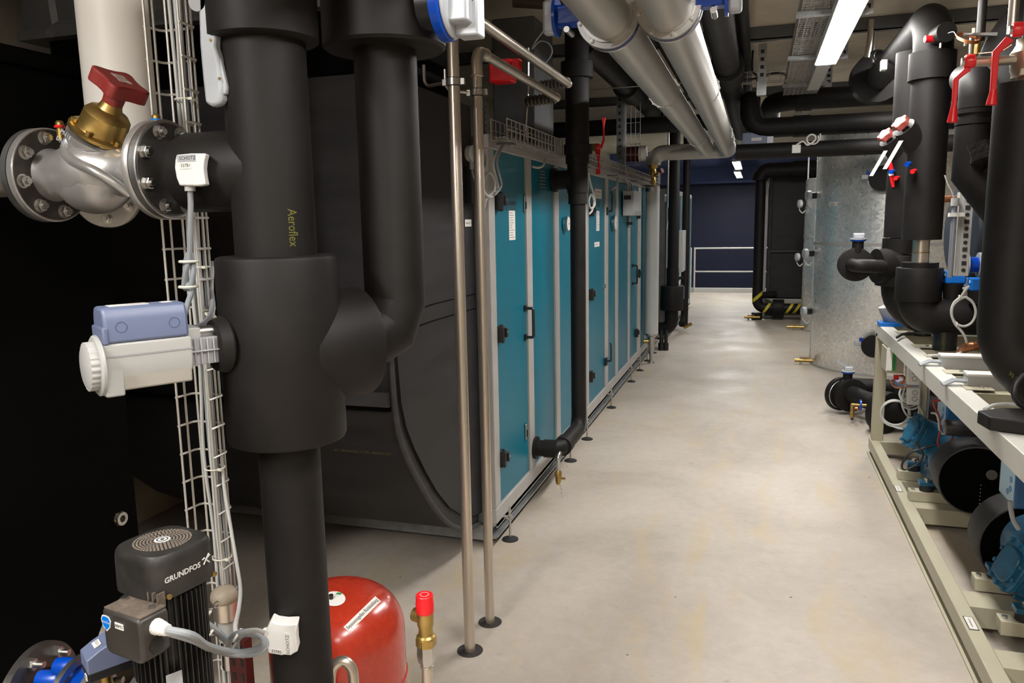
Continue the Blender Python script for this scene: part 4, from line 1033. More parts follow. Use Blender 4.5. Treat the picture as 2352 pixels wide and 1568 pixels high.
# thin grey cable and red valve glimpsed in the dark
cab_pts = [at(1260, 40, y=4.4), at(1252, 65, y=4.4), at(1232, 92, y=4.4), at(1222, 112, y=4.4), at(1240, 95, y=4.4), at(1260, 100, y=4.4), at(1268, 120, y=4.4), at(1254, 143, y=4.4), at(1235, 155, y=4.4)]
tag(G().tube(smooth(cab_pts), .004, 8).build('hanging_cable', CABLE), 'thin cable loop hanging in the dark above the stainless pipes', 'cable')
tag(G().tube([at(1213, 110, y=4.45), at(1213, 205, y=4.45), at(1207, 300, y=4.45), at(1210, 322, y=4.45)], .007, 8).build('drop_rod', CHROME), 'thin steel conduit dropping to the wire tray behind the stainless pipes', 'conduit')
c = at(1155, 165, y=3.9); t = thing('red_valve_box', 'dark red valve motor box in the shadow above the wire tray', 'valve', c)
G().box(c, (.12, .1, .11)).build('housing', REDC, t, bevel=.01); G().box(c+V((.07, -.0, .03)), (.05, .06, .05)).build('terminal', REDC, t, bevel=.004)
c = at(1300, 12, y=4.6); c2 = at(1180, 5, y=4.6); tag(G().tube([c2, c], .03, 14).build('overhead_hose', mat('dark_bronze', (.12, .09, .07), .45, .6)), 'dark fittings along the top edge between the foreground pipes and the silver duct', 'pipe')
# ------------------------------------------------------------------ black downpipe in front of the teal units
dx_ = -1.14
q0 = at(1235, 1028, x=-1.285); q1 = at(1328, 700, x=dx_)
dy0, dz0, dy1 = q0.y, q0.z, q1.y
t = thing('insulated_downpipe', 'black insulated pipe dropping in front of the teal units and elbowing to the floor drain', 'pipe', (dx_, dy1, 0))
G().tube([(-1.30, dy0, dz0), (dx_, dy0, dz0), (dx_, dy1, dz0), (dx_, dy1, 2.05)], .051, 28, fil=.09, k=5).build('pipe_run', FOAM, t)
G().cyl((-1.300, dy0, dz0), (-1.285, dy0, dz0), .072, n=32).build('end_disc', FOAM, t)
G().cyl((dx_, dy0+.06, dz0), (dx_, dy0+.15, dz0), .060, n=32).build('insulation_collar', FOAM, t)
G().cyl((-1.24, dy0, dz0), (-1.16, dy0, dz0), .057, n=32).build('insulation_collar', FOAM, t)
G().cyl((dx_, dy1, 2.12), (dx_, dy1, CEIL), .078, n=36).build('upper_run', FOAM, t)
G().cyl((dx_, dy1, 1.93), (dx_, dy1, 2.12), .068, n=36).build('upper_run', FOAM, t)
G().cyl((dx_, dy1, 2.18), (dx_, dy1, 2.24), .098, n=36).build('insulation_collar', FOAM, t)
G().cyl((dx_, dy1, 2.66), (dx_, dy1, 2.76), .105, n=36).build('insulation_collar', FOAM, t)
q2 = at(1268, 412, x=-1.285)
G().tube([(-1.30, dy1, q2.z), (dx_, dy1, q2.z), (dx_, dy1, q2.z-.16)], .062, 24, fil=.05, k=1).build('branch', FOAM, t, sharp=20)
G().cyl((-1.303, dy1, q2.z), (-1.28, dy1, q2.z), .078, n=28).build('end_disc', FOAM, t)
# drain cock with chain
c = V((dx_, dy0-.02, dz0-.05)); t = thing('drain_valve', 'small brass drain cock with a chain hanging under the black pipe elbow', 'valve', c-Z*.2)
G().tube([c+V((0, .02, .03)), c+V((0, -.03, .03)), c+V((0, -.03, -.07))], .014, 14, fil=.03).build('bend', CHROME, t)
c = c+V((0, -.03, -.07)); G().lathe(c-Z*.09, Z, [(0, .012), (.02, .018), (.05, .018), (.055, .024), (.07, .024), (.09, .016)], 14).build('body', BRASS, t)
G().box(c+V((.025, 0, -.05)), (.04, .008, .012)).build('tap', BRASS, t)
g = G()
for k in range(7): g.torus(c+V((.012+.002*k, 0, -.10-.012*k)), X if k % 2 else Y, .005, .0013, 10, 5)
g.build('chain', CHROME, t)
# pale conduit behind the downpipe
tag(G().cyl((-1.25, dy1+.62, 2.2), (-1.25, dy1+.62, CEIL), .035, n=20).build('pale_conduit', WGREY), 'pale upright conduit just right of the black downpipe above the teal units', 'conduit')
tag(G().bb(-1.75, -1.45, 5.2, 5.7, 2.2, 3.1).build('sheet_metal_duct', GALVD, bevel=.01), 'dull grey sheet metal duct in the shadow left of the black downpipe', 'duct')
# red lever valve on top
def leverv(t, pts, y, th=.012, m=REDC):
    G().poly([at(a, b, y=y) for a, b in pts], Y, th).build('lever', m, t, bevel=.003)
c = at(1372, 338, y=6.2); t = thing('ball_valve', 'valve with two crossed red levers above the second teal unit', 'valve', c)
G().ell(c, (.03, .03, .03)).build('hub', REDC, t)
leverv(t, [(1370, 330), (1379, 345), (1377, 370), (1379, 400), (1368, 400), (1371, 370), (1366, 345)], 6.18)
leverv(t, [(1374, 340), (1381, 330), (1384, 318), (1384, 285), (1381, 270), (1391, 270), (1388, 290), (1389, 322), (1382, 342)], 6.25)
G().cyl(c, c+V((-.12, .0, .0)), .03, n=18).build('body', BRASS, t)

# ------------------------------------------------------------------ silver grey ducts overhead
DZ = 2.54
dxa = at(1516, 204, z=DZ).x; dxb = at(1612, 204, z=DZ).x
print('ducts', dxa, dxb, at(1516, 204, z=DZ).y)
DR = .0895; dxa += .010; dxb += .010
YE = 9.45; CXX = -1.2; ZK = lambda z: 1.75+(z-1.75)*YE/10.75   # the crossing at the far end
t = thing('jacketed_duct', 'left of the two long silver-grey round ducts running overhead down the aisle', 'duct', (dxa, 6, DZ-DR), 'silver jacketed ducts overhead')
G().cyl((dxa, .6, DZ), (dxa, YE-.03, DZ), DR, n=48).build('jacket', SILV, t)
t2 = thing('jacketed_duct', 'right of the two silver-grey round ducts, turning left at its far end', 'duct', (dxb, 6, DZ-DR), 'silver jacketed ducts overhead')
G().tube([(dxb, .6, DZ), (dxb, YE, DZ-.02), (CXX, YE, DZ-.02), (CXX, YE, ZK(2.47))], DR, 40, fil=.13, k=8).build('jacket', SILV, t2)
def band(t, x, y, n_=2):
    g = G().ring((x, y-.02, DZ), (x, y+.02, DZ), DR, DR+.007, 48)
    for k in range(16):
        a = 2*math.pi*k/16; g.cyl((x+(DR+.006)*math.cos(a), y-.012, DZ+(DR+.006)*math.sin(a)), (x+(DR+.006)*math.cos(a), y+.012, DZ+(DR+.006)*math.sin(a)), .006, n=8)
    g.build('joint_band', CHROME, t)
band(t, dxa, at(1550, 240, z=DZ-.08).y); band(t2, dxb, at(1612, 235, z=DZ-.08).y)
band(t, dxa, at(1605, 328, z=DZ-.06).y); band(t2, dxb, at(1650, 320, z=DZ-.05).y); band(t2, dxb, at(1662, 332, z=DZ-.05).y)
def ductvalve(x, yf, label, side):
    t = thing('butterfly_valve', label, 'valve', (x, yf, DZ), 'flanged butterfly valves on the silver ducts')
    f = flange(t, (x, yf, DZ), -Y, DR+.034, .014, FLG, 8, DR+.020, .009, .016, a0=.2)
    G().cyl((x, yf, DZ), (x, yf+.05, DZ), DR+.022, n=44).build('blue_body', BLUE, t)
    f = flange(t, (x, yf+.05, DZ), Y, DR+.034, .014, FLG, 8, DR+.020, .009, .016, a0=.2)
    G().ring((x, yf-.03, DZ), (x, yf-.012, DZ), DR, DR+.012, 44).build('weld_collar', CHROME, t)
    s = side; c = V((x+s*(DR+.015), yf+.02, DZ+.02))
    G().box(c+X*s*.02, (.17, .07, .08)).build('blue_neck', BLUE, t, bevel=.008)
    G().lathe(c+X*s*.10, X*s, [(0, .075), (.012, .075)], 28).build('blue_plate', BLUE, t)
    G().box(c+X*s*.135-Z*.0, (.05, .06, .13)).build('gearbox', CASTL, t, bevel=.012)
    G().cyl(c+V((s*.06, -.03, -.055)), c+V((s*.06, .07, -.055)), .012, n=14).build('stud', CHROME, t)
yv1 = at(1412, 112, z=DZ-DR-.034).y; yv2 = at(1555, 93, z=DZ-DR-.04).y
ductvalve(dxa, yv1, 'blue and zinc butterfly valve on the left silver duct', -1)
ductvalve(dxb, yv2, 'blue and zinc butterfly valve on the right silver duct', 1)
tag(G().tube([at(1358, 206, y=6.6), at(1575, 190, y=6.6)], .004, 8).build('threaded_rod', CHROME), 'thin steel rod crossing behind the silver ducts', 'rod')
# upright pale cylinder with brass valve
t = thing('jacketed_cylinder', 'upright pale grey cylinder with metal end bands at the end of the teal doors', 'pipe', (CXX, YE, 0))
zb0, zb1 = at(1497, 772, y=YE).z, at(1499, 440, y=YE).z
G().cyl((CXX, YE, zb0+.03), (CXX, YE, zb1), .083, n=40).build('jacket', WGREY, t)
for a, b in ((zb0, zb0+.055), (zb1-.02, zb1+.07)): G().lathe((CXX, YE, a), Z, [(0, .06), (.02, .085), (b-a-.02, .085), (b-a, .07)], 36).build('end_band', CHROME, t)
G().lathe((CXX, YE, .0), Z, [(0, .045), (.015, .045), (.02, .02), (.10, .02), (.16, .04), (zb0, .045)], 20).build('lower_fitting', CHROME, t)
G().cyl((CXX-.09, YE-.02, zb0-.06), (CXX, YE, zb0-.06), .028, n=16).build('outlet', BRASS, t)
t = thing('shutoff_valve', 'brass valve with a red knob between the crossing duct and the pale cylinder', 'valve', (CXX, YE, zb1+.07))
zv0 = zb1+.07; H_ = ZK(2.47)-zv0
G().lathe((CXX, YE, zv0), Z, [(0, .03), (H_*.2, .04), (H_*.4, .026), (H_*.6, .045), (H_*.8, .035), (H_*.9, .06), (H_, .075)], 18).build('body', BRASS, t)
G().cyl((CXX+.02, YE-.04, zv0+H_*.45), (CXX+.10, YE-.1, zv0+H_*.65), .016, n=12).build('stem', BRASS, t); G().cyl((CXX+.10, YE-.1, zv0+H_*.65), (CXX+.125, YE-.115, zv0+H_*.7), .03, n=16).build('knob', RED, t)
G().bb(CXX+.075, CXX+.10, YE-.12, YE-.11, zv0+H_*.1, zv0+H_*.6).build('hang_tag', PAPER, t)
t = thing('pipe_coupling', 'beige and dark red pipe coupling at the left end of the crossing silver duct', 'fitting', (CXX-.15, YE, DZ-.02))
G().cyl((CXX-.16, YE, DZ-.02), (CXX-.075, YE, DZ-.02), .092, n=28).build('beige_band', WPIPE, t); G().cyl((CXX-.34, YE, DZ-.02), (CXX-.16, YE, DZ-.02), .088, n=28).build('red_band', REDSTEEL, t)
# black pipes beyond the cylinder
t = thing('insulated_pipe', 'black insulated upright pipe with a thick collar just right of the pale cylinder', 'pipe', (-1.06, 10.6, 0))
G().cyl((-1.065, 10.6, .78), (-1.065, 10.6, 2.95), .074, n=32).build('pipe_run', FOAM, t)
G().cyl((-1.075, 10.6, .53), (-1.075, 10.6, .86), .155, n=36, bev=.01).build('collar', FOAM, t)
G().cyl((-1.07, 10.6, .84), (-1.07, 10.6, 1.1), .082, n=30).build('insulation_collar', FOAM, t)
G().tube([(-1.075, 10.6, .6), (-1.075, 10.6, .27), (-1.30, 10.62, .27)], .088, 24, fil=.13, k=6).build('elbow', FOAM, t)
for dx, r in ((-.13, .028), (-.07, .024)): 
    G().cyl((-1.06+dx, 10.45, .06), (-1.06+dx, 10.45, .28), r, n=14).build('drain_leg', BLKP, t); G().cyl((-1.06+dx, 10.45, .0), (-1.06+dx, 10.45, .1), r*1.5, n=14).build('drain_cap', BLKP, t)
t = thing('insulated_pipe', 'slimmer black upright pipe behind the collared pipe, against the navy wall', 'pipe', (-.99, 12.4, 0))
p_ = at(1574, 600, y=12.4)
G().cyl((p_.x, 12.4, .1), (p_.x, 12.4, 3.0), .055, n=24).build('pipe_run', FOAM, t)
G().tube([(p_.x, 12.4, .25), (p_.x-.02, 12.2, .12)], .05, 16).build('foot_bend', FOAM, t); G().cyl((p_.x+.0, 12.35, .05), (p_.x+.12, 12.35, .12), .025, n=12).build('brass_tap', BRASS, t)
tag(G().cyl((-1.13, 10.45, 1.9), (-1.13, 10.45, 3.0), .012, n=10).build('thin_conduit', CHROME), 'thin bright conduit beside the black collared pipe', 'conduit')
c = at(1562, 635, y=12.3); tag(G().box(c, (.02, .05, .16), (1, 0, .4)).build('hanging_card', PAPER), 'white card hanging on the slim black pipe near the navy wall', 'tag')
c = at(1568, 672, y=12.32); tag(G().box(c, (.05, .08, .2)).build('blue_actuator', BLUEG, bevel=.01), 'small blue-grey actuator low behind the thick black collar', 'actuator')
t = thing('pipe_support', 'fittings on the far wall of teal units behind the black collar', 'fitting', (-1.2, 11.3, .7))
g = G()
for k in range(4): g.cyl((-1.215, 11.45+.06*k, .55+.1*k), (-1.02, 11.45+.05*k, .6+.1*k), .022, n=12)
g.build('couplings', BLKP, t); G().torus((-1.12, 11.42, .8), Y, .07, .012, 20, 8).build('hose_loop', WHITE, t)

# ------------------------------------------------------------------ far end: railing, floor, navy wall
t = thing('handrail', 'pale tubular handrail at the far edge of the floor before the navy wall', 'railing', (0, 18.95, 0))
def rail(t, xa, xb):
    g = G().tube([(xa, 18.95, 0.1), (xa, 18.95, 1.05), (xb, 18.95, 1.05), (xb, 18.95, .1)], .021, 10); g.build('frame', RAILW, t)
    G().tube([(xa, 18.95, .5), (xb, 18.95, .5)], .018, 10).build('mid_rail', RAILW, t)
rail(t, -1.40, .9); rail(t, -3.4, -1.49)
# ------------------------------------------------------------------ right hand side, far
t = thing('insulated_pipe', 'black upright pipe before the far right-hand unit, bending low with yellow tape', 'pipe', (.02, 13.75, 0))
bx = at(1742, 600, y=14.0).x
G().tube([(bx, 14.0, 2.55), (bx, 14.0, .20), (bx+.74, 14.0, .20)], .085, 28, fil=.13, k=6).build('pipe_run', FOAM, t)
G().cyl((bx, 14.0, .12), (bx, 14.0, .0), .09, n=24).build('foot', FOAM, t)
G().tube([(bx+.0, 14.0, .42), (bx+.30, 14.15, .42)], .06, 18).build('upper_branch', FOAM, t)
def ytape(c, ax, r, t, w=.05):
    ax = V(ax).normalized(); u, v, _ = frame(ax); g = G()
    vs = []; n = 14
    for i in range(n):
        a = 2*math.pi*i/n
        for s in (0, 1): vs.append(V(c)+ax*(s*w+ (w*1.1*(math.sin(a)))) + (u*math.cos(a)+v*math.sin(a))*(r+.002))
    g.add(vs, [(2*i, 2*((i+1) % n), 2*((i+1) % n)+1, 2*i+1) for i in range(n)]); g.build('yellow_tape', YTAPE, t)
ytape((bx, 14.0, .36), Z, .085, t, .07); ytape((bx+.13, 14.0, .20), X, .085, t, .05); ytape((bx+.50, 14.0, .20), X, .085, t, .05); ytape((bx+.62, 14.0, .20), X, .085, t, .05)
G().cyl((bx+.25, 14.0, .20), (bx+.44, 14.0, .20), .155, n=32, bev=.008).build('collar', FOAM, t)
t = thing('insulated_unit', 'tall black insulated housing with a rounded front beside the shiny tanks', 'unit', (.7, 14.8, 0), None)
ux = at(1766, 600, y=14.3).x
G().bb(ux, 1.2, 14.3, 16.5, .33, 2.45).build('housing', FOAM2, t, bevel=.03)
g = G().tube([(ux, 14.28, .34), (ux, 14.28, 2.45)], .035, 10); g.build('edge_beading', FOAMG, t)
G().tube([(ux+.02, 14.29, 1.16), (1.1, 14.29, 1.16)], .03, 10).build('padded_seam', FOAMG, t)
t = thing('air_handling_unit', 'narrow sliver of a pale teal unit face beyond the upright pipe on the right', 'air handling unit', (ux, 15.5, 0))
G().bb(ux-.10, ux-.045, 14.35, 18.0, .0, 2.45).build('casing', mat('pale_teal_paint', (.10, .28, .34), .35), t)
G().bb(ux-.105, ux-.045, 14.28, 14.348, .0, 2.45).build('frame_post', ALU, t)
t2 = thing('switch_box', 'pale box with cables on the near edge of the far right-hand unit', 'switch box', (ux-.1, 13.95, 1.9))
G().bb(ux-.24, ux-.106, 14.2, 14.35, 1.86, 2.14).build('housing', WHITE, t2, bevel=.01)
g = G()
for k in range(4): g.tube([(ux-.16+.03*k, 14.25, 2.13), (ux-.15+.035*k, 14.25, 2.3), (ux-.12+.03*k, 14.25, 2.45)], .012, 8)
g.build('cables', CABLEL, t2); G().torus((ux-.20, 14.2, 2.22), Y, .05, .008, 18, 6).build('cable_coil', CABLEL, t2)
# black pipes over the far unit
def bpipe(name_label, pts, r, fil=.15, n=28, k=6, collars=(), base=None):
    t = thing('insulated_pipe', name_label, 'pipe', base or pts[0])
    G().tube(pts, r, n, fil=fil, k=k).build('pipe_run', FOAM, t)
    for a, b, rr in collars: G().cyl(a, b, rr, n=32).build('collar', FOAM, t)
    return t
za = at(1800, 390, y=13.95).z+.0
bpipe('thick black pipe running left to right over the far black unit', [(2.2, 13.95, za), (bx-.02, 13.95, za), (bx-.02, 13.95, za-.16)], .125, .2, collars=[((bx+.5, 13.95, za), (bx+.9, 13.95, za), .14)])
# crossing pipes
zc_ = at(1850, 343, y=8.4).z
zz_ = [at(1700, 348, y=8.4), at(2045, 339, y=8.4)]
t = bpipe('black pipe crossing over the top of the shiny tank, with a white sensor on it', [(2.4, 8.4, zc_), (at(1690, 348, y=8.4).x, 8.4, zc_)], .078, .15)
c = at(1829, 342, y=8.4-.085); s = thing('pipe_sensor', 'small white clamp-on sensor on the black crossing pipe above the aisle', 'sensor', c)
G().box(c, (.082, .03, .08)).build('housing', WHITE, s, bevel=.004)
tag(G().tube(smooth([c+Z*.04, c+V((.06, .0, .07)), at(1855, 333, y=8.32), at(1872, 322, y=8.32), at(1872, 312, y=8.32), at(1863, 309, y=8.32), at(1854, 316, y=8.32), at(1856, 328, y=8.32), at(1872, 330, y=8.32), at(1882, 320, y=8.32), at(1884, 308, y=8.38)]), .0085, 8).build('coiled_cable', WHITE), 'white cable coiled above the sensor on the black crossing pipe', 'cable')
zl = at(1850, 289, y=8.5).z; zu = at(1850, 228, y=8.9).z
xl_ = at(1722, 290, y=8.5).x
t = bpipe('lower of two thick black pipes crossing overhead, its left end turned up', [(2.6, 8.5, zl), (xl_, 8.5, zl), (xl_, 8.5, zl+.30)], .098, .16, collars=[((at(1822, 290, y=8.5).x, 8.5, zl), (at(1860, 290, y=8.5).x, 8.5, zl), .106)])
G().ell((xl_, 8.5, zl+.28), (.098, .098, .09)).build('rounded_cap', FOAM, t)
xu = at(1772, 230, y=8.9).x
bpipe('upper of two thick black pipes crossing overhead, its left end turned away', [(2.6, 8.9, zu), (xu, 8.9, zu), (xu, 9.9, zu-.12)], .105, .22, collars=[((at(1828, 225, y=8.9).x, 8.9, zu), (at(1865, 225, y=8.9).x, 8.9, zu), .118)])
c = at(1733, 320, y=8.45); t = thing('blue_actuator', 'blue-grey actuator box hanging under the black crossing pipes left of the lamp', 'actuator', c)
G().box(c+V((.0, .1, 0)), (.24, .2, .14)).build('housing', BLUEG, t, bevel=.006); G().box(c+V((.15, .1, -.0)), (.07, .18, .13)).build('end_cap', CASTL, t, bevel=.006); G().box(c+V((.02, -.002, .0)), (.10, .004, .03)).build('label_plate', PAPER, t)
G().box(c+V((.0, .1, -.085)), (.30, .22, .025)).build('mounting_plate', CASTL, t)
# pipes along the aisle under the ceiling, left of the lamp
def along(px, py, z, y1, r, label, extra=(), y0=None, px2=None):
    p = at(px, py, z=z); y0_ = p.y if y0 is None else y0
    t = thing('insulated_pipe', label, 'pipe', (p.x, p.y, z))
    G().cyl((p.x, y0_, z), (p.x, y1, z), r, n=28).build('pipe_run', FOAM, t)
    for (yy, L, rr) in extra: G().cyl((p.x, yy, z), (p.x, yy+L, z), rr, n=32).build('collar', FOAM, t)
    return t, p
along(1660, 100, 3.0, 12.5, .10, 'thick black pipe running away under the ceiling right of the silver ducts', [(6.9, .5, .135)], y0=3.0)
along(1708, 80, 3.2, 10.0, .050, 'slim black pipe under the ceiling between the thick black pipe and the mesh tray', y0=3.5)
p = at(1440, 200, z=2.95)
along(1440, 200, 2.95, 9.8, .085, 'black pipe slanting away under the ceiling left of the silver ducts', [(p.y-.1, .45, .115), (9.3, .25, .11)], y0=5.45)
zq = at(1450, 290, y=8.6).z
bpipe('black pipe crossing behind the silver ducts above the wire tray', [(-2.4, 8.6, zq), (-.42, 8.6, zq)], .085, .1)
along(1545, 130, 3.05, 9.5, .06, 'dark pipe in the gap between the two silver ducts', y0=4.5)
# perforated strut and narrow wire ladder hanging beyond the downpipe
t = thing('perforated_strut', 'upright perforated steel strut hanging from the ceiling beyond the black downpipe', 'strut', at(1423, 365, y=7.6))
a, b = at(1423, 365, y=7.6), at(1423, 170, y=7.6); g = G().bb(a.x-.03, a.x+.03, 7.6, 7.63, a.z, CEIL); g.build('channel', GALVD, t)
g = G(); z = a.z+.04
while z < CEIL-.05: g.bb(a.x-.012, a.x+.012, 7.595, 7.6, z, z+.028); z += .062
g.build('slots', BLKP, t)
t = thing('hanging_wire_ladder', 'upright wire ladder with cables hanging beside the perforated strut', 'cable tray', at(1448, 380, y=7.7)); a = at(1438, 380, y=7.7); g = G()
for k in range(4): g.tube([(a.x+.045*k, 7.7, a.z), (a.x+.045*k, 7.7, CEIL)], .003, 5)
z = a.z
while z < CEIL: g.tube([(a.x, 7.7, z), (a.x+.135, 7.7, z)], .003, 5); z += .1
g.build('wire_mesh', GALV, t); g = G()
for k in range(3): g.tube([(a.x-.05+.02*k, 7.68, a.z-.1), (a.x-.05+.02*k, 7.68, CEIL)], .009, 8)
g.build('cable_bundle', CABLE, t)

# ------------------------------------------------------------------ ceiling: strut rails, mesh tray, hangers
for k, (yy, zz1) in enumerate(((7.25, 3.30), (10.5, 3.30), (4.0, 3.3))):
    lb = ['steel rail across the ceiling, crossing above the long lamp', 'second steel rail across the ceiling, beyond the long lamp', 'steel rail across the ceiling near the camera'][k]
    g = G().bb(-3.4, 3.7, yy-.03, yy+.03, 3.24, 3.25); g.bb(-3.4, 3.7, yy-.03, yy-.024, 3.24, CEIL-.002); g.bb(-3.4, 3.7, yy+.024, yy+.03, 3.24, CEIL-.002)
    tag(g.build('ceiling_rail', GALVD), lb, 'rail', 'strut rails under the ceiling')
ta, tb = at(1833, 60, z=2.98).x, at(1833, 60, z=2.98).x+.32
print('tray x', ta, tb)
t = thing('ceiling_mesh_tray', 'wide steel mesh cable tray under the ceiling left of the long lamp', 'cable tray', (ta, 6.5, 2.98))
g = G(); r = .0032
for k in range(8): x = ta+(tb-ta)*k/7; g.tube([(x, 4.2, 2.98), (x, 8.7, 2.98)], r, 5)
for x in (ta, tb):
    for dz in (.05, .10): g.tube([(x, 4.2, 2.98+dz), (x, 8.7, 2.98+dz)], r, 5)
y = 4.2
while y < 8.7: g.tube([(ta, y, 3.08), (ta, y, 2.98), (tb, y, 2.98), (tb, y, 3.08)], r, 5); y += .062
g.build('wire_mesh', WIRE, t)
g = G()
for k in range(14):
    x = ta+.02+(tb-ta-.04)*k/13; g.tube([(x+random.uniform(-.012, .012), 4.2+.45*i, 2.994+random.uniform(0, .012)) for i in range(11)], .007, 6)
g.build('cable_bundle', CABLE, t)
for yy in (5.25, 6.62, 7.95):
    g = G().bb(ta-.03, tb+.05, yy-.03, yy+.03, 2.945, 2.972); g.build('cantilever_arm', GALV, t)
    x = tb+.16 if yy > 5.5 else tb+.30
    g = G().bb(tb+.02, tb+.08, yy-.02, yy+.02, 2.93, CEIL); hb = g.build('hanger', GALV, t)
    g = G(); z = 2.96
    while z < CEIL-.04: g.bb(tb+.035, tb+.065, yy-.0215, yy-.0195, z, z+.024); z += .05
    g.build('slots', BLKP, hb)
# thin tray crossing to the left
t = thing('wire_cable_tray', 'thin wire cable tray crossing under the ceiling left of the wide mesh tray', 'cable tray', (-.1, 7.6, 2.95)); g = G()
for dy in (0, .05, .1): g.tube([(-.6, 7.55+dy, 2.95), (ta, 7.55+dy, 2.95)], .003, 5)
for dz in (.05, .09): g.tube([(-.6, 7.55, 2.95+dz), (ta, 7.55, 2.95+dz)], .003, 5)
for k in range(9): x = -.6+k*.095; g.tube([(x, 7.55, 3.04), (x, 7.55, 2.95), (x, 7.65, 2.95)], .003, 5)
g.build('wire_mesh', WIRE, t); G().tube(smooth([V((ta, 7.6, 3.0)), V((.1, 7.6, 3.02)), V((-.1, 7.6, 2.98)), V((-.45, 7.6, 2.97))]), .012, 8).build('black_cable', CABLEK, t)
c = at(1752, 105, z=3.22); t = thing('strut_hanger', 'galvanised strut hanger with a wide head plate, left of the mesh tray', 'hanger', (c.x, c.y, 2.8))
G().box((c.x, c.y, 3.30), (.24, .06, .09)).build('head_plate', GALV, t); G().bb(c.x-.035, c.x+.035, c.y-.02, c.y+.02, 2.80, 3.235).build('strut', GALV, t)
g = G(); z = 2.83
while z < 3.2: g.bb(c.x-.015, c.x+.015, c.y-.022, c.y-.0195, z, z+.03); z += .065
g.build('slots', BLKP, t); G().bb(c.x-.04, c.x+.04, c.y-.05, c.y-.024, 2.80, 2.92).build('bracket', GALV, t)
tag(G().tube(smooth([V((at(1728, 162, y=8.2).x, 8.2, CEIL)), at(1728, 162, y=8.2), at(1738, 175, y=8.2), at(1741, 220, y=8.2), at(1748, 262, y=8.2), at(1756, 270, y=8.2)]), .010, 8).build('black_hanging_cable', CABLEK), 'black cable hanging down to the black crossing pipes left of the lamp', 'cable')
# steel conduit with a black loop right of the lamp
c = at(1997, 60, y=6.9); t = thing('conduit_drop', 'short steel conduit hanging by the ceiling rail with a black cable loop', 'conduit', c)
p0, p1, p2 = at(2001, 45, y=7.2), at(1998, 95, y=7.2), at(1991, 132, y=7.2)
G().tube([p0, p1, p2], .022, 16, fil=.05).build('conduit', STEEL, t)
G().tube(smooth([p2, at(2000, 122, y=7.2), at(2013, 116, y=7.2), at(2027, 117, y=7.2), at(2034, 128, y=7.2), at(2026, 138, y=7.2), at(2012, 138, y=7.2), at(2006, 128, y=7.2), at(2014, 116, y=7.2), at(2030, 120, y=7.2), at(2036, 137, y=7.2)]), .008, 8).build('cable_loop', CABLEK, t)
tag(G().cyl((at(2008, 60, y=7.24).x, 7.24, at(2005, 170, y=7.24).z), (at(2008, 60, y=7.24).x, 7.24, 3.24), .012, n=10).build('hanger_rod', GALVD), 'threaded rod hanging from the ceiling rail to the black pipe right of the lamp', 'rod')

# ------------------------------------------------------------------ shiny tanks
def tank(px, py, R, zt, label, y=None):
    # tangent on the left at the floor pixel
    p = at(px, py, z=0); d = V((p.x, p.y, 0)); L = d.length; u = d/L; n = V((u.y, -u.x, 0))   # n points right
    c = u*math.sqrt(L*L) + n*R + u*(R*.12)
    t = thing('storage_tank', label, 'tank', (c.x, c.y, 0), 'galvanised storage tanks')
    G().lathe((c.x, c.y, 0), Z, [(0, R-.004), (.01, R), (1.43, R), (1.432, R+.002), (1.45, R+.002), (1.452, R), (zt-.02, R), (zt, R-.02)], 96).build('shell', SPANG, t)
    G().ring((c.x, c.y, 1.425), (c.x, c.y, 1.455), R, R+.006, 96).build('joint_band', ALU, t)
    G().ring((c.x, c.y, .0), (c.x, c.y, .02), R, R+.008, 96).build('base_band', ALU, t)
    return t, c
TR = .86
t, TC = tank(1858, 832, TR, 2.75, 'large shiny spangled zinc tank on the right of the aisle, nearest of the tanks')
print('tank', TC)
def on_tank(px, py):
    r = RM @ V((px-CX, py-CY, FPX)); a = r.x**2+r.y**2; b = -2*(r.x*TC.x+r.y*TC.y); c = TC.x**2+TC.y**2-TR**2
    D = b*b-4*a*c
    s = (-b-math.sqrt(max(D, 0)))/(2*a); return V((0, 0, EYE))+r*s
p = on_tank(1915, 468); n = V((p.x-TC.x, p.y-TC.y, 0)).normalized(); q = plate(p+n*.004, n.cross(Z)*-1, Z, .13, .04, PAPER, t); letters('Speicher 1', p+n*.007, n.cross(Z)*-1, Z, .022, INK, q)
# tall cable guard strip at the left edge with sensors
sx, sy = at(1879, 500, z=1.5).x, 0
t_e = on_tank(1872, 600); 
def tap(px, py, lab_, host_y, big=1.0):
    c = at(px, py, y=host_y); t = thing('tank_thermometer', lab_, 'thermometer', c, 'grey dial thermometers on the tanks')
    G().cyl(c+X*.02, c+V((.16, .08, 0)), .035*big, n=18).build('well', BLKP, t)
    G().lathe(c-V((.02, .02, 0)), V((1, .4, .0)), [(0, .03*big), (.01, .05*big), (.05, .052*big), (.06, .03*big)], 24).build('head', CASTL, t)
    G().tube(smooth([c-Z*.05, c-Z*.10+X*.01, c-Z*.14+X*.05, c-Z*.10+X*.09]), .008, 8).build('cable', CABLEL, t)
ty_ = TC.y-.1
for px, py, s in ((1860, 449, 'upper grey thermometer head on the edge of the nearest tank'), (1853, 582, 'middle grey thermometer head on the edge of the nearest tank'), (1849, 715, 'lowest grey thermometer head on the edge of the nearest tank')): tap(px-5, py, s, ty_, 1.1)
t2, T2 = tank(1838, 755, .62, 2.32, 'second shiny zinc tank half hidden behind the nearest tank')
for px, py, s in ((1836, 468, 'upper grey thermometer head on the edge of the second tank'), (1830, 590, 'lower grey thermometer head on the edge of the second tank')): tap(px, py, s, T2.y-.1, 1.2)
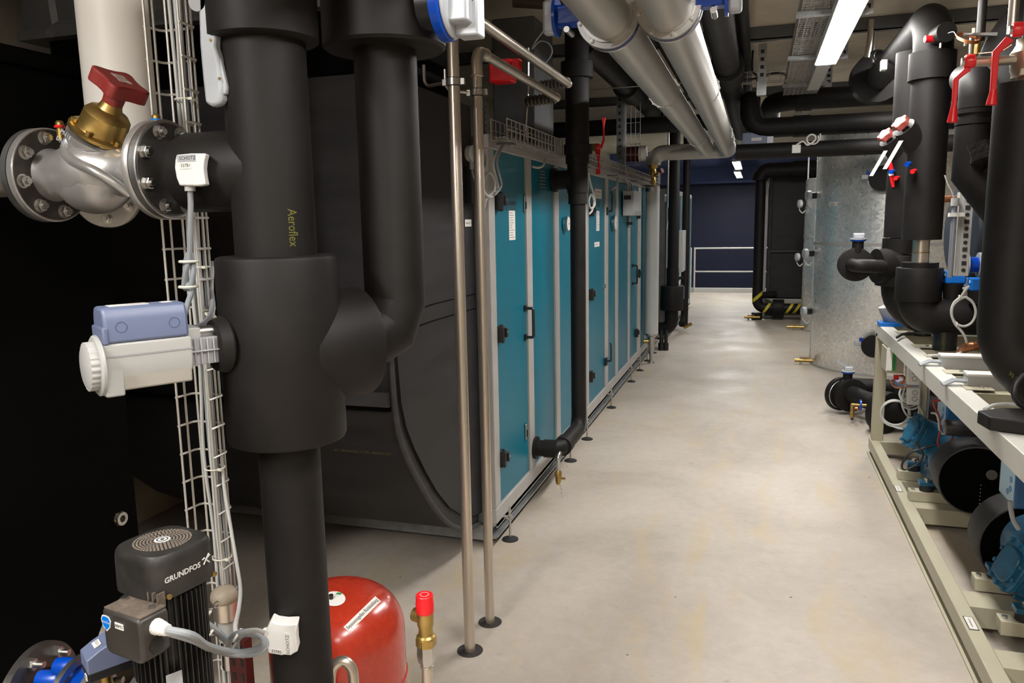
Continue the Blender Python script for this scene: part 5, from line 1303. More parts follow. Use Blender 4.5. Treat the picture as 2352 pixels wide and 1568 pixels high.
# vertical cable channel strips
for (px, y_, lb) in ((1868, TC.y-.05, 'thin upright cable channel on the edge of the nearest tank'), (1846, T2.y-.05, 'thin upright cable channel on the edge of the second tank')):
    a = at(px+4, 600, y=y_); g = G().bb(a.x-.02, a.x+.0, y_-.02, y_, .0, 2.7)
    tag(g.build('cable_channel', GALV), lb, 'cable channel', 'cable channels on the tanks')
for px, py, y_, s in ((1850, 822, TC.y-.2, 'small brass drain tap on the floor at the foot of the nearest tank'), (1826, 752, T2.y-.2, 'small brass drain tap on the floor at the foot of the second tank'), (1726, 722, 13.9, 'small brass drain tap by the foot of the taped black pipe')):
    c = at(px, py, y=y_); c.z = .05; t = thing('drain_tap', s, 'tap', (c.x, c.y, 0)); G().cyl((c.x-.12, c.y, .05), (c.x+.14, c.y, .05), .022, n=14).build('body', BRASS, t); G().cyl((c.x-.05, c.y, .0), (c.x-.05, c.y, .09), .016, n=12).build('tap', CHROME, t); G().box((c.x, c.y, .085), (.10, .02, .012)).build('lever', BRASS, t)
# black stub ports on the nearest tank right side
for px, py, rr, lb in ((2030, 410, .13, 'black-wrapped port with a steel ring high on the nearest tank'), (2010, 792, .12, 'black-wrapped port low on the nearest tank beside the table')):
    p = on_tank(px, py); n = V((-.3, -1, 0)).normalized(); t = thing('tank_port', lb, 'port', p, 'black ports on the nearest tank')
    G().cyl(p+n*-.02, p+n*.12, rr, n=32).build('insulation', FOAM, t); G().ring(p+n*.03, p+n*.05, rr, rr+.02, 32).build('steel_ring', CHROME, t)
    G().box(p+n*.04+V((-rr-.05, 0, .02)), (.07, .05, .05)).build('clamp', CASTL, t, bevel=.008); G().box(p+n*.04+V((-rr-.02, 0, .06)), (.03, .04, .04)).build('blue_clip', BLUE, t)
# ------------------------------------------------------------------ right: steel frame (skid) with table top
t = thing('equipment_frame', 'cream painted steel frame with legs and an open table top', 'frame', (1.4, 4.2, 0))
g = G().bb(.836, .897, 1.9, 6.12, .044, .12); g.build('bottom_rail', CREAM, t, bevel=.003)
G().bb(.828, .872, 1.9, 6.12, .0, .010).build('bottom_lip', CREAM, t)
G().bb(2.3, 2.36, 1.9, 6.12, .044, .12).build('bottom_rail', CREAM, t)
for a, b in ((6.0, 6.12), (5.10, 5.25), (4.64, 4.79), (3.47, 3.62), (3.0, 3.13), (2.1, 2.25)):
    G().bb(.897, 2.3, a, b, .03, .1195).build('cross_member', CREAM, t)
for y in (6.03, 1.95): 
    for x in (.845, 2.3): G().bb(x, x+.075, y, y+.075, .12, .91).build('leg', CREAM, t, bevel=.003)
G().bb(.845, .93, 1.9, 6.14, .885, .975).build('top_rail', CREAML, t, bevel=.003)
G().bb(2.29, 2.37, 1.9, 6.14, .885, .975).build('top_rail', CREAM, t)
for a, b in ((6.05, 6.14), (5.58, 5.72), (4.98, 5.12), (4.66, 4.76), (4.18, 4.30), (3.80, 3.92), (3.30, 3.42), (2.85, 3.0), (2.3, 2.45)):
    m_ = G().bb(.93, 2.29, a, b, .90, .965).build('top_member', CREAM, t, bevel=.002)
    G().bb(.905, 1.02, a+.01, b-.01, .9755, .979).build('lug_plate', CREAM, m_); G().lathe((.98, (a+b)/2, .979), Z, [(0, .010), (.008, .010)], 6).build('lug_bolt', CHROME, m_)
for (px, py) in ((2063, 1122), (2230, 1431)):
    c = at(px, py, z=.1205); q = G().bb(c.x-.018, c.x+.018, c.y-.055, c.y+.055, .1202, .1215).build('name_plate', INK, t); G().bb(c.x-.015, c.x+.015, c.y-.05, c.y+.05, .1215, .1225).build('plate_face', PAPER, q)
    letters('Kompressor', (c.x, c.y, .1228), -Y, X, .014, INK, q)
# cable trunking lying across the table
for px, py, lb in ((2160, 829, 'pale metal cable trunking lying across the table, the farther of two'), (2219, 873, 'pale metal cable trunking lying across the table, the nearer of two')):
    c = at(px, py, z=1.0); t = thing('cable_trunking', lb, 'cable trunking', (c.x+.5, c.y, .965), 'cable trunking on the table')
    G().bb(c.x, 2.2, c.y-.03, c.y+.05, .966, 1.025).build('trough', GREY, t); G().bb(c.x-.003, 2.2, c.y-.034, c.y+.054, 1.025, 1.036).build('lid', WHITE, t, bevel=.002)
    g = G()
    for k in range(4): g.tube([(c.x+.01, c.y-.015+.015*k, .995), (c.x-.05, c.y-.02+.016*k, .998), (c.x-.10, c.y-.04+.012*k, .98)], .0055, 8)
    g.build('cables', CABLE, t)
for (pts, m, lb) in (([(2060, 775), (2075, 767), (2100, 765), (2125, 766)], CABLEK, 'grey cable arcing over the front rail of the table at its far end'),
                     ([(2262, 940), (2285, 930), (2320, 928), (2352, 934), (2380, 940)], CABLEL, 'pale cables lying over the black foam block on the table rail')):
    tag(G().tube(smooth([at(a, b, z=1.0) for a, b in pts]), .008, 8).build('table_cable', m), lb, 'cable')
c0, c1, c2_, c3 = at(2262, 934, z=.99), at(2290, 928, z=1.03), at(2380, 950, z=1.03), at(2330, 965, z=.99)
pts = [at(2263, 940, x=.835), at(2300, 932, x=.835)]
a = at(2264, 950, x=.82); G()
tag(G().poly([(.80, a.y+.03, .977), (.815, a.y-.07, .977), (.95, a.y-.12, .977), (1.35, a.y-.15, .977), (1.35, a.y+.10, .977), (.9, a.y+.10, .977)], Z, .05).build('foam_block', FOAM, bevel=.006), 'black foam block resting on the front rail of the table', 'block')
tag(G().tube(smooth([at(2352, 860, d=2.9), at(2335, 880, d=2.9), at(2330, 905, d=2.9), at(2340, 925, d=2.9), at(2365, 940, d=2.9)]), .012, 10).build('black_cable_loop', CABLEK), 'black cable loop at the right edge above the foam block', 'cable')

# ------------------------------------------------------------------ right: upright black pipes over the table
PX = .905
def zat(px, py, y): return at(px, py, y=y).z
t = thing('insulated_pipe', 'tall black insulated pipe over the table, curving over at the ceiling, nearer of a pair', 'pipe', (PX, 5.0, 0), 'black insulated pipes over the table')
zA = zat(2132, 122, 5); zB = zat(2132, 185, 5); zE = zat(2120, 550, 5); zF = zat(2110, 600, 5); zG = zat(2115, 690, 5)
G().tube([(PX, 5.0, zE), (PX, 5.0, 2.83), (PX+.06, 7.7, 2.93)], .102, 36, fil=.20, k=8).build('pipe_run', FOAM, t)
G().cyl((PX, 5.0, zB), (PX, 5.0, zA), .120, n=40).build('collar', FOAM, t)
G().cyl((PX, 5.0, zE), (PX, 5.0, zat(2130, 400, 5)), .104, n=40).build('lower_sleeve', FOAM, t)
G().cyl((PX, 5.0, zG-.02), (PX, 5.0, zE+.01), .045, n=28).build('bare_pipe', STEEL, t)
G().torus((PX, 5.0, (zE+zF)/2-.01), Z, .046, .003, 24, 6).build('wire_tie', BRASS, t)
G().cyl((PX, 5.0, zG), (PX, 5.0, zF-.035), .124, n=40, bev=.004).build('lower_collar', FOAM, t); G().cyl((PX, 5.0, zF-.036), (PX, 5.0, zF-.005), .098, n=36).build('inner_collar', FOAM, t)
zh = zat(2200, 722, 5)-.01
G().tube([(PX, 5.0, zG+.01), (PX, 5.0, zh), (2.7, 5.0, zh)], .108, 36, fil=.2, k=8).build('elbow', FOAM, t)
G().cyl((1.06, 5.0, .97), (1.06, 5.0, zh), .064, n=28).build('down_leg', BLKP, t)
letters('AF 00A8 0.50S RAW', None, X, Z, .026, YPRINT, t, fn=lambda a, b: V((1.06+.0648*math.cos(-1.9+b/.064), 5.0+.0648*math.sin(-1.9+b/.064), 1.04+a)), width=.13)
G().cyl((PX+.06, 7.62, 2.94), (PX+.06, 7.86, 2.95), .215, n=48).build('end_disc', FOAM, t)
c = V((PX+.005, 5.0-.11, zat(2165, 90, 5))); s = thing('sensor_pocket', 'short black insulated stub with a small red cap on the nearer tall pipe', 'sensor', c)
G().cyl(c+Y*.02, c+V((.02, -.085, .0)), .052, n=32).build('stub', FOAM, s); G().cyl(c+V((-.02, -.02, -.02)), c+V((-.075, -.035, -.02)), .018, n=18).build('red_cap', REDC, s); G().cyl(c+V((.0, -.05, -.05)), c+V((.0, -.05, -.075)), .007, n=10).build('nipple', CHROME, s)
p = at(2030, 150, y=6.2); s = thing('pipe_sensor', 'white clamp-on sensor high on the slanting black pipe near the ceiling', 'sensor', p, 'white clamp-on pipe sensors')
G().box(p, (.04, .07, .07)).build('housing', WHITE, s, bevel=.004)

t = thing('insulated_pipe', 'tall black insulated pipe over the table, farther of a pair, behind the first', 'pipe', (PX-.02, 5.55, 0), 'black insulated pipes over the table')
QX = PX-.01; q1_, q2_, q3_, q4_ = zat(2062, 392, 5.55), zat(2062, 545, 5.55), zat(2055, 585, 5.55), zat(2055, 655, 5.55)
G().cyl((QX, 5.55, q2_), (QX, 5.55, 2.745), .098, n=36).build('pipe_run', FOAM, t)
G().cyl((QX, 5.55, zat(2060, 545, 5.55)), (QX, 5.55, q1_), .112, n=36).build('lower_sleeve', FOAM, t)
G().cyl((QX, 5.55, q3_+.01), (QX, 5.55, q2_-.005), .118, n=36).build('collar', FOAM, t)
G().cyl((QX, 5.55, q4_), (QX, 5.55, q3_), .150, n=40, bev=.004).build('lower_collar', FOAM, t)
G().tube([(QX, 5.55, q4_), (QX, 5.55, q4_-.20), (2.7, 5.6, q4_-.20)], .112, 32, fil=.2, k=8).build('elbow', FOAM, t)
G().cyl((1.055, 5.6, .965), (1.055, 5.6, q4_-.2), .055, n=24).build('down_leg', BLKP, t)
# side take-off to the disc valve
zd = 1.437; xd = at(1962, 605, y=5.35).x
t = thing('disc_valve', 'black insulated disc valve with a blue and grey top, sticking out towards the aisle', 'valve', (xd, 5.45, zd-.1))
G().tube([(xd, 5.50, zd), (xd, 5.33, zd), (QX-.12, 5.40, zd-.01)], .042, 26, fil=.06, k=6).build('pipe_stub', FOAM, t)
G().cyl((xd+.02, 5.44, zd), (xd+.02, 5.50, zd), .108, n=44, bev=.005).build('disc', FOAM, t)
G().cyl((QX-.16, 5.47, zd-.01), (QX-.02, 5.52, zd-.01), .110, n=40).build('shoulder', FOAM, t)
G().cyl((xd+.03, 5.47, zd+.08), (xd+.03, 5.47, zd+.155), .035, n=24).build('neck', FOAM, t); G().lathe((xd+.03, 5.47, zd+.150), Z, [(0, .046), (.010, .046)], 28).build('blue_ring', BLUE, t)
G().lathe((xd+.03, 5.47, zd+.160), Z, [(0, .05), (.008, .05)], 28).build('top_plate', CASTL, t); G().bb(xd-.0, xd+.065, 5.44, 5.5, zd+.168, zd+.2).build('gear_head', CASTL, t, bevel=.006)
# regulating valves: cone and faded red knob with hanging tag
for px, py, yy, lb in ((2098, 312, 5.0, 'faded red knob on a black cone, on the nearer tall pipe'), (2056, 336, 5.55, 'faded red knob on a black cone, on the farther tall pipe')):
    c = V((PX-.07, yy-.02, zat(px, py, yy)-.02)); d = V((-.62, -.42, .62)).normalized()
    t = thing('regulating_valve', lb, 'valve', c, 'red knobs on the black pipes')
    G().cyl(c-d*.03, c+d*.10, .082, .060, n=32).build('cone', FOAM, t)
    out = []
    for i in range(40):
        a = 2*math.pi*i/40; r = .042+.006*math.cos(5*a); out.append((r*math.cos(a), r*math.sin(a)))
    u, v, _ = frame(d); G().prism(out, c+d*.115, u, v, d, .035).build('knob', PINK, t, bevel=.003); G().cyl(c+d*.09, c+d*.12, .02, n=16).build('stem', PINK, t)
    e = c+d*.08+V((-.02, -.06, -.05)); G().box(e+V((-.05, -.0, -.09)), (.022, .004, .17), V((1, 0, .0)), Y, V((.5, 0, 1))).build('hanging_tag', PAPER, t)
    G().cyl(c+V((-.03, -.07, -.14)), c+V((-.05, -.11, -.145)), .014, n=12).build('blue_nipple', BLUE, t); G().cyl(c+V((-.0, -.07, -.18)), c+V((-.02, -.11, -.185)), .013, n=12).build('red_nipple', REDC, t)
p = at(2046, 395, y=5.42); t = thing('warning_label', 'red and white curved label on the farther tall black pipe', 'label', p)
g = G(); vs = []
for i in range(9):
    z = p.z+.10-.024*i; wv_ = .016*math.sin(math.pi*(i+.3)/9)+.004
    for s_ in (-1, 1): 
        a = math.radians(205+i*2.5)+s_*wv_/.118; vs.append((QX+.120*math.cos(a), 5.55+.120*math.sin(a), z))
g.add(vs, [(2*i, 2*i+1, 2*i+3, 2*i+2) for i in range(8)]); g.build('sticker', REDC, t, sharp=80)
g = G(); g.add([V(q)+V((-.003, -.003, 0)) for q in (vs[8], vs[9], vs[11], vs[10])], [(0, 1, 3, 2)] if False else [(0, 1, 2, 3)]); g.build('white_band', PAPER, t, sharp=0)

# middle black pipe, wrapped bulge
t = thing('insulated_pipe', 'black pipe with torn wrapped insulation between the tall pair and the right edge', 'pipe', (.95, 4.2, 0), 'black insulated pipes over the table')
G().cyl((.95, 4.2, zat(2230, 320, 4.2)), (.95, 4.2, zat(2225, 222, 4.2)), .068, n=32).build('upper_sleeve', FOAM, t)
G().tube([(.95, 4.2, zat(2225, 225, 4.2)), (.95, 4.2, zat(2225, 185, 4.2)), (.98, 4.6, zat(2225, 150, 4.2)), (1.3, 5.4, 2.5)], .072, 28, fil=.1).build('upper_elbow', FOAM, t)
for a, b, r in ((222, 250, .072), (252, 262, .076), (275, 287, .080)): G().cyl((.95, 4.2, zat(2225, b, 4.2)), (.95, 4.2, zat(2225, a, 4.2)), r, n=32).build('wrap_band', FOAM, t)
G().tube([(.95, 4.2, zat(2225, 290, 4.2)), (.95, 4.2, zat(2220, 400, 4.2)), (1.05, 4.15, zat(2250, 470, 4.2)), (1.25, 4.1, zat(2300, 470, 4.2)), (2.4, 4.0, zat(2300, 470, 4.2))], [.078, .078, .082, .085, .085], 28, fil=0).build('wrapped_bend', FOAM, t)
rnd = random.Random(5); g = G()
for k in range(16):
    p = V((1.0+rnd.uniform(-.05, .16), 4.1+rnd.uniform(-.03, .04), zat(2255, 300+rnd.uniform(0, 175), 4.2))); g.box(p, (rnd.uniform(.03, .08), .02, rnd.uniform(.03, .09)), V((1, rnd.uniform(-.5, .5), rnd.uniform(-.6, .6))), V((0, 1, 0)), V((rnd.uniform(-.6, .6), 0, 1)))
g.build('torn_flaps', mat('torn_foam', (.012, .011, .011), .9, bump=.6, bs=60), t)
t = thing('foam_wrapped_housing', 'angular black foam housing behind the right-hand red handle', 'housing', (1.12, 4.3, 2.0))
G().bb(1.03, 1.45, 4.25, 4.75, 1.86, 2.16).build('foam_box', FOAM, t, bevel=.01)
G().poly([(1.03, 4.25, 2.16), (1.14, 4.25, 2.36), (1.45, 4.25, 2.36), (1.45, 4.25, 2.16)], Y, .4).build('sloped_flap', FOAM, t)
G().box((1.085, 4.22, 2.03), (.03, .01, .12), V((1, 0, -.5)), Y, V((.5, 0, 1))).build('yellowed_tape', mat('yellowed_tape', (.40, .36, .20), .6), t)
tag(G().cyl((1.02, 4.5, zat(2230, 95, 4.5)), (1.02, 4.5, CEIL), .02, n=14).build('dark_riser', MOTOR), 'thin dark pipe rising to the ceiling between the tall pipe and the right edge', 'pipe')
bp = thing('insulated_pipe', 'very thick black pipe curving down from the ceiling in the top right corner', 'pipe', (1.5, 5.2, 2.6))
G().tube([(1.32, 4.9, 1.9), (1.32, 4.9, 2.86), (2.6, 5.3, 2.9)], .24, 32, fil=.5, k=10).build('pipe_run', FOAM, bp)
# copper coil
c = at(2223, 85, y=4.3); t = thing('copper_coil', 'coil of thin copper capillary tied with white clips near the ceiling on the right', 'coil', c)
g = G()
for k in range(4): g.torus(c+V((0, 0, -.004*k)), V((.25, -.5, .85)), .052-.001*k, .0022, 30, 6)
g.build('coil', COPPER, t); G().tube(smooth([c+V((-.05, 0, .01)), at(2190, 73, y=4.4), at(2178, 76, y=4.6)]), .002, 6).build('lead', GALV, t)
for dx, dz in ((-.01, -.03), (.02, .025)): G().box(c+V((dx, -.01, dz)), (.010, .014, .022)).build('clip', TIE, t)
tag(G().tube(smooth([at(2248, 123, y=4.2), at(2280, 120, y=4.0), at(2300, 118, y=3.7), at(2325, 103, y=3.5)]), .0022, 6).build('copper_lead', COPPER), 'thin copper capillary running behind the red handles', 'tube')
tag(G().poly([at(2215, 76, y=4.3), at(2292, 74, y=4.3), at(2290, 82, y=4.3), at(2218, 79, y=4.3)], Y, .03).build('angle_bracket', GALV), 'thin steel angle beside the copper coil', 'bracket')
c = at(2245, 100, y=4.45); t = thing('vent_valve', 'small red and brass vent valve below the copper coil', 'valve', c); G().cyl(c-Z*.05, c+Z*.02, .012, n=14).build('body', BRASS, t); G().box(c+Z*.04, (.07, .03, .012)).build('red_lever', REDC, t); G().cyl(c+V((-.03, 0, -.05)), c+V((-.03, 0, .03)), .006, n=10).build('pin', CHROME, t)

# right-hand thick pipe, ball valve and red levers
RX, RY = .945, 3.45
z1, z2 = zat(2345, 192, RY), zat(2245, 780, RY)
t = thing('insulated_pipe', 'black insulated pipe with an elbow above the table at the right edge of the picture', 'pipe', (RX, RY, 0), 'black insulated pipes over the table')
G().tube([(RX, RY, z1), (RX, RY, z2-.02), (RX+.11, RY-.02, z2-.16), (RX+.30, RY-.05, z2-.21), (2.6, RY-.1, z2-.21)], .103, 44, fil=.08, k=3).build('pipe_run', FOAM, t, sharp=20)
letters('AF 22', None, X, Z, .03, YPRINT, t, fn=lambda a, b: V((RX+.01+a*.6, RY-.106-.0, z2-.13-a*.7+b)), width=.06)
t = thing('ball_valve', 'nickel ball valve on the right-hand black pipe, with a red lever on a long stem', 'valve', (RX, RY, z1))
zb = zat(2345, 140, RY)
G().lathe((RX, RY, z1), Z, [(0, .034), (.018, .036), (.02, .052), (.035, .052), (.05, .058), (.11, .060), (.125, .05), (.14, .042), (.16, .042)], 36).build('body', mat('nickel_plated', (.50, .45, .34), .35, .9), t)
G().bb(RX-.038, RX+.04, RY-.064, RY-.05, z1+.022, z1+.045).build('marking_pad', mat('worn_nickel', (.50, .46, .34), .45, .6), t)
letters('MS', (RX, RY-.0650, z1+.033), X, Z, .02, CAST, t)
letters('NOVI', (RX+.012, RY-.062, z1+.085), X, Z, .024, CAST, t)
h1 = at(2238, 140, y=RY-.02); G().cyl((RX, RY-.02, zb), (h1.x, RY-.02, zb+.005), .0165, .0185, n=24).build('long_stem', mat('nickel_stem', (.45, .41, .33), .4, .9), t)
def lever_handle(t, hub, pts, grip, y, nm):
    c = at(*hub, y=y); G().lathe(c+X*.02, -X, [(0, .020), (.006, .026), (.030, .026), (.036, .022)], 24).build('hub', REDC, t)
    G().lathe(c-X*.016, -X, [(0, .016), (.010, .016)], 6).build('nut', CHROME, t)
    P = [at(a, b, y=y-.01) for a, b in pts]; g = G().poly(P, Y, .020); g.build('lever', REDC, t, bevel=.003)
    a, b = at(*grip[0], y=y), at(*grip[1], y=y); G().cyl(a, b, .011, .019, n=20).build('grip', REDC, t)
lever_handle(t, (2226, 141), [(2221, 152), (2232, 160), (2203, 182), (2197, 250), (2187, 250), (2191, 180)], ((2191, 245), (2187, 281)), RY-.03, 1)
t = thing('ball_valve', 'second red valve lever crossing in front of the nickel stem, at the top right corner', 'valve', at(2332, 68, y=RY-.12))
lever_handle(t, (2336, 68), [(2313, 82), (2330, 92), (2297, 122), (2288, 215), (2275, 215), (2281, 118)], ((2282, 205), (2277, 241)), RY-.12, 2)
c = at(2336, 68, y=RY-.12); G().cyl(c, c+X*.12, .018, n=18).build('stem', CHROME, t)
G().cyl((c.x+.10, RY-.12, c.z-.05), (c.x+.10, RY-.12, c.z+.05), .05, n=24).build('body', CAST, t)
tag(G().cyl((at(2322, 20, y=RY+.05).x+.01, RY+.05, z1+.19), (at(2322, 20, y=RY+.05).x+.01, RY+.05, CEIL), .018, n=18).build('polished_riser', STEEL), 'polished narrow pipe rising out of the top right corner behind the red lever', 'pipe')
tag(G().cyl((RX+.03, RY, z1+.16), (RX+.03, RY, CEIL), .055, n=24).build('dark_riser', FOAM), 'dark insulated riser above the nickel ball valve', 'pipe')

# strut, sight tube, blue actuators
a, b = at(2230, 455, y=4.6), at(2205, 625, y=4.6)
t = thing('perforated_strut', 'light grey perforated strut standing between the middle pipe and the right-hand pipe', 'strut', (b.x, 4.6, b.z))
G().bb(1.015, 1.065, 4.6, 4.64, b.z-.02, 1.86).build('channel', GREY, t, bevel=.002); G().bb(1.0, 1.014, 4.6, 4.66, b.z-.02, 1.86).build('side_flange', GREY, t)
g = G(); z = b.z; k = 0
while z < 1.84:
    if k % 2: g.bb(1.029, 1.051, 4.597, 4.6, z, z+.022)
    else: g.lathe((1.04, 4.6, z+.011), -Y, [(0, .010), (.003, .010)], 14)
    z += .036; k += 1
g.build('slots', INK, t)
t = thing('sight_tube', 'clear and steel tube standing beside the perforated strut', 'tube', (.975, 4.58, 1.42)); G().cyl((.975, 4.58, 1.42), (.975, 4.58, 1.80), .014, n=16).build('tube', mat('grey_tube', (.30, .31, .36), .2, .5), t); G().cyl((.975, 4.58, 1.79), (.975, 4.58, 1.83), .020, n=16).build('cap', GREY, t); G().bb(.95, 1.02, 4.56, 4.60, 1.735, 1.755).build('clip', PAPER, t)
tag(G().tube(smooth([at(2170, 402, y=4.5), at(2178, 425, y=4.5), at(2186, 440, y=4.5), at(2192, 458, y=4.5)]), .004, 8).build('thin_cable', CABLEL), 'thin pale cable dropping to the cap of the steel tube beside the strut', 'cable')
for px, py, yy, w_, lb in ((2192, 636, 5.0, .105, 'bright blue valve actuator under the perforated strut'), (2250, 652, 4.9, .105, 'bright blue valve actuator half hidden by the right-hand black pipe')):
    c = at(px, py, y=yy); t = thing('valve_actuator', lb, 'actuator', c, 'bright blue actuators over the table')
    G().box(c, (w_, .09, .072)).build('housing', BLUEA, t, bevel=.008); G().cyl(c-Z*.035, (c.x, c.y, zh+.085), .058, .05, n=24).build('foam_neck', FOAM, t)
    G().box(c+V((-w_/2-.001, -.02, .015)), (.003, .02, .015)).build('label_plate', PAPER, t); G().cyl(c+V((-w_/2, 0, -.02)), c+V((-w_/2-.03, 0, -.028)), .008, n=10).build('gland', GREY, t)
t = thing('coiled_cable', 'pale grey cable hanging in a ring before the black elbow, ending on the table', 'cable', at(2200, 740, y=4.6))
yy = 4.6; ring = [(2226, 656), (2216, 668), (2206, 684)]
cx_, cy_ = 2213, 716; ring += [(cx_-28*math.sin(a), cy_-33*math.cos(a)) for a in [math.pi*2*i/14 for i in range(0, 15)]]
ring += [(2190, 700), (2186, 722), (2194, 744), (2208, 760), (2217, 775), (2220, 790), (2214, 804), (2196, 813), (2160, 815), (2130, 817)]
G().tube(smooth([at(a, b, y=yy) for a, b in ring]), .0065, 8).build('cable', CABLEL, t)
for a, b in ((2203, 683), (2197, 745)): G().torus(at(a, b, y=yy), X, .012, .003, 14, 6).build('cable_tie', TIE, t)
# big dark shell behind
tag(G().cyl((1.25, 5.7, 1.62), (3.4, 5.9, 1.62), .33, n=48, bev=.03).build('evaporator_shell', mat('dark_blue_grey_shell', (.035, .042, .055), .45)), 'large dark cylindrical vessel lying behind the black pipes on the right', 'vessel')
tag(G().cyl((1.5, 5.3, .45), (3.4, 5.3, .45), .28, n=40, bev=.03).build('dark_fill_vessel', FOAM), 'added black vessel filling the dark depth under the table', 'vessel')  # made-up vessel, added to keep the depth under the table black
c = at(2062, 705, y=6.02); tag(G().cyl((c.x-.03, 6.03, 1.12), (c.x-.0, 6.03, 1.0), .10, .08, n=32, bev=.006).build('grey_bucket', GREYM), 'grey round plastic casing behind the lower black elbow at the far end of the table', 'casing')
a, b = at(2015, 737, y=6.05), at(2100, 745, y=5.9); tag(G().bb(a.x, b.x+.1, 5.92, 6.06, .976, 1.0).build('teal_cloth', BLUEA), 'flat bright blue object lying on the far corner of the table', 'panel')
t = thing('blue_flange_valve', 'blue flanged valve pair seen between the strut and the right-hand pipe', 'valve', at(2235, 605, y=5.0)); c = at(2222, 608, y=5.0); c2 = at(2246, 608, y=5.0)
G().cyl(c-X*.02, c, .07, n=28).build('flange', CASTL, t); G().cyl(c, c2, .045, n=24).build('body', BLUE, t); G().cyl(c2, c2+X*.02, .07, n=28).build('flange', CASTL, t); G().bb(c.x-.05, c2.x+.05, 4.96, 5.1, c.z-.12, c.z-.08).build('bracket', GREYM, t)
for (P, r, lb) in (([at(2206, 812, z=1.0), at(2216, 800, z=1.04), at(2235, 795, z=1.06), at(2262, 793, z=1.06)], .024, 'bent copper pipe on the table beside the black down leg'), ([at(2100, 748, y=5.7), at(2090, 738, y=5.75), at(2088, 728, y=5.8)], .028, 'short copper bend under the farther black elbow')):
    tag(G().tube(smooth([V(q) for q in P]), r, 16).build('copper_pipe', COPPER), lb, 'pipe')
tag(G().tube([at(2262, 455, y=5.4)-X*.38, at(2262, 455, y=5.4)-X*.1], .02, 14).build('copper_pipe', COPPER), 'copper pipe end behind the torn black wrapping', 'pipe')

# ------------------------------------------------------------------ compressors
def comp(cx, cy, label, head, box, hs=1.0):
    t = thing('compressor', label, 'compressor', (cx, cy, .12), 'blue piston compressors in the steel frame')
    # head: bolted rounded block pointing to the aisle
    c = V(head); d = V((-.86, -.10, .38)).normalized(); u = (Y - d*Y.dot(d)).normalized(); v = d.cross(u)
    out = squircle(.095*hs, 32, 3.5)
    g = G().prism(out, c-d*.20*hs, u, v, d, .16*hs); g.build('cylinder_block', COMP, t, bevel=.012)
    g = G().prism([(a*1.08, b*1.08) for a, b in out], c-d*.045*hs, u, v, d, .03*hs); g.prism([(a*.75, b*.75) for a, b in out], c-d*.02*hs, u, v, d, .02*hs); g.build('cylinder_head', COMP, t, bevel=.006)
    for i in range(10):
        a = 2*math.pi*(i+.5)/10; k = .098*hs/max(abs(math.cos(a)), abs(math.sin(a)))**.75
        p = c-d*.015*hs+(u*math.cos(a)+v*math.sin(a))*k*.94
        G().lathe(p-d*.01, d, [(0, .0105*hs), (.020, .0105*hs), (.022, .008*hs)], 6).build('bolt', COMP, t)
    for k in range(3): G().box(c-d*.12*hs+v*(.10*hs)+u*(-.05+.05*k)*hs, (.10*hs, .010, .012), d, u, v).build('fin', COMP, t)
    # second head leaning away
    d2 = V((.25, 0, 1)).normalized(); G().prism(squircle(.085*hs, 28, 3.5), (cx+.10, cy+.02, head[2]-.02), X, Y, d2, .14*hs).build('cylinder_block', COMP, t, bevel=.01)
    g = G().cyl((cx+.02, cy+.22, .335), (cx+.02, cy-.20, .335), .135*hs, n=40, bev=.012); g.box((cx+.0, cy, .24), (.20, .38, .14)); g.build('crankcase', COMP, t, bevel=.01)
    g = G().torus((cx-.115, cy-.10, .32), X, .028, .007, 20, 8); g.torus((cx-.115, cy-.10, .25), X, .018, .004, 16, 6); g.build('sight_glass', COMPD, t)
    for yy in (cy-.22, cy+.16):
        G().bb(cx-.17, cx+.2, yy-.03, yy+.03, .215, .235).build('foot_bracket', COMP, t); G().cyl((cx-.13, yy, .18), (cx-.13, yy, .215), .036, n=24).build('rubber_foot', RUBBER, t); G().lathe((cx-.13, yy, .235), Z, [(0, .022), (.004, .022), (.004, .013), (.02, .013)], 12).build('foot_bolt', CHROME, t)
        G().bb(cx-.22, cx+.6, yy-.035, yy+.035, .121, .18).build('support_rail', CREAM, t, bevel=.003); G().lathe((cx-.20, yy, .18), Z, [(0, .012), (.008, .012)], 6).build('rail_bolt', CHROME, t)
    b = V(box); bx_ = G().box(b, (.15, .22, .15)).build('terminal_box', COMPD, t, bevel=.008); G().box(b+Z*.082, (.158, .228, .014)).build('box_lid', COMPD, bx_, bevel=.003)
    G().box(b+V((-.0755, 0, 0)), (.002, .19, .13)).build('front_face', mat('pale_blue_worn', (.20, .33, .42), .4), bx_)
    G().box(b+V((.02, -.03, .0895)), (.05, .05, .001)).build('warning_sticker', YTAPE, bx_)
    for dy, dz in ((-.05, .03), (-.05, -.01), (-.02, -.03)): G().torus(b+V((-.077, dy, dz)), X, .012, .0015, 16, 5).build('knockout', COMPD, bx_)
    return t
ch = at(2098, 985, y=5.02)
comp(1.10, 5.0, 'blue piston compressor with a bolted head under the far end of the table', ch+V((-.02, 0, 0)), at(2188, 948, y=4.72)+V((.02, 0, 0)))
h2 = at(2296, 1290, y=3.45)
comp(1.17, 3.5, 'blue piston compressor with a bolted head at the right edge, nearer the camera', h2+V((.02, 0, 0)), at(2342, 1110, y=3.58)+V((.03, 0, 0)), 1.0)
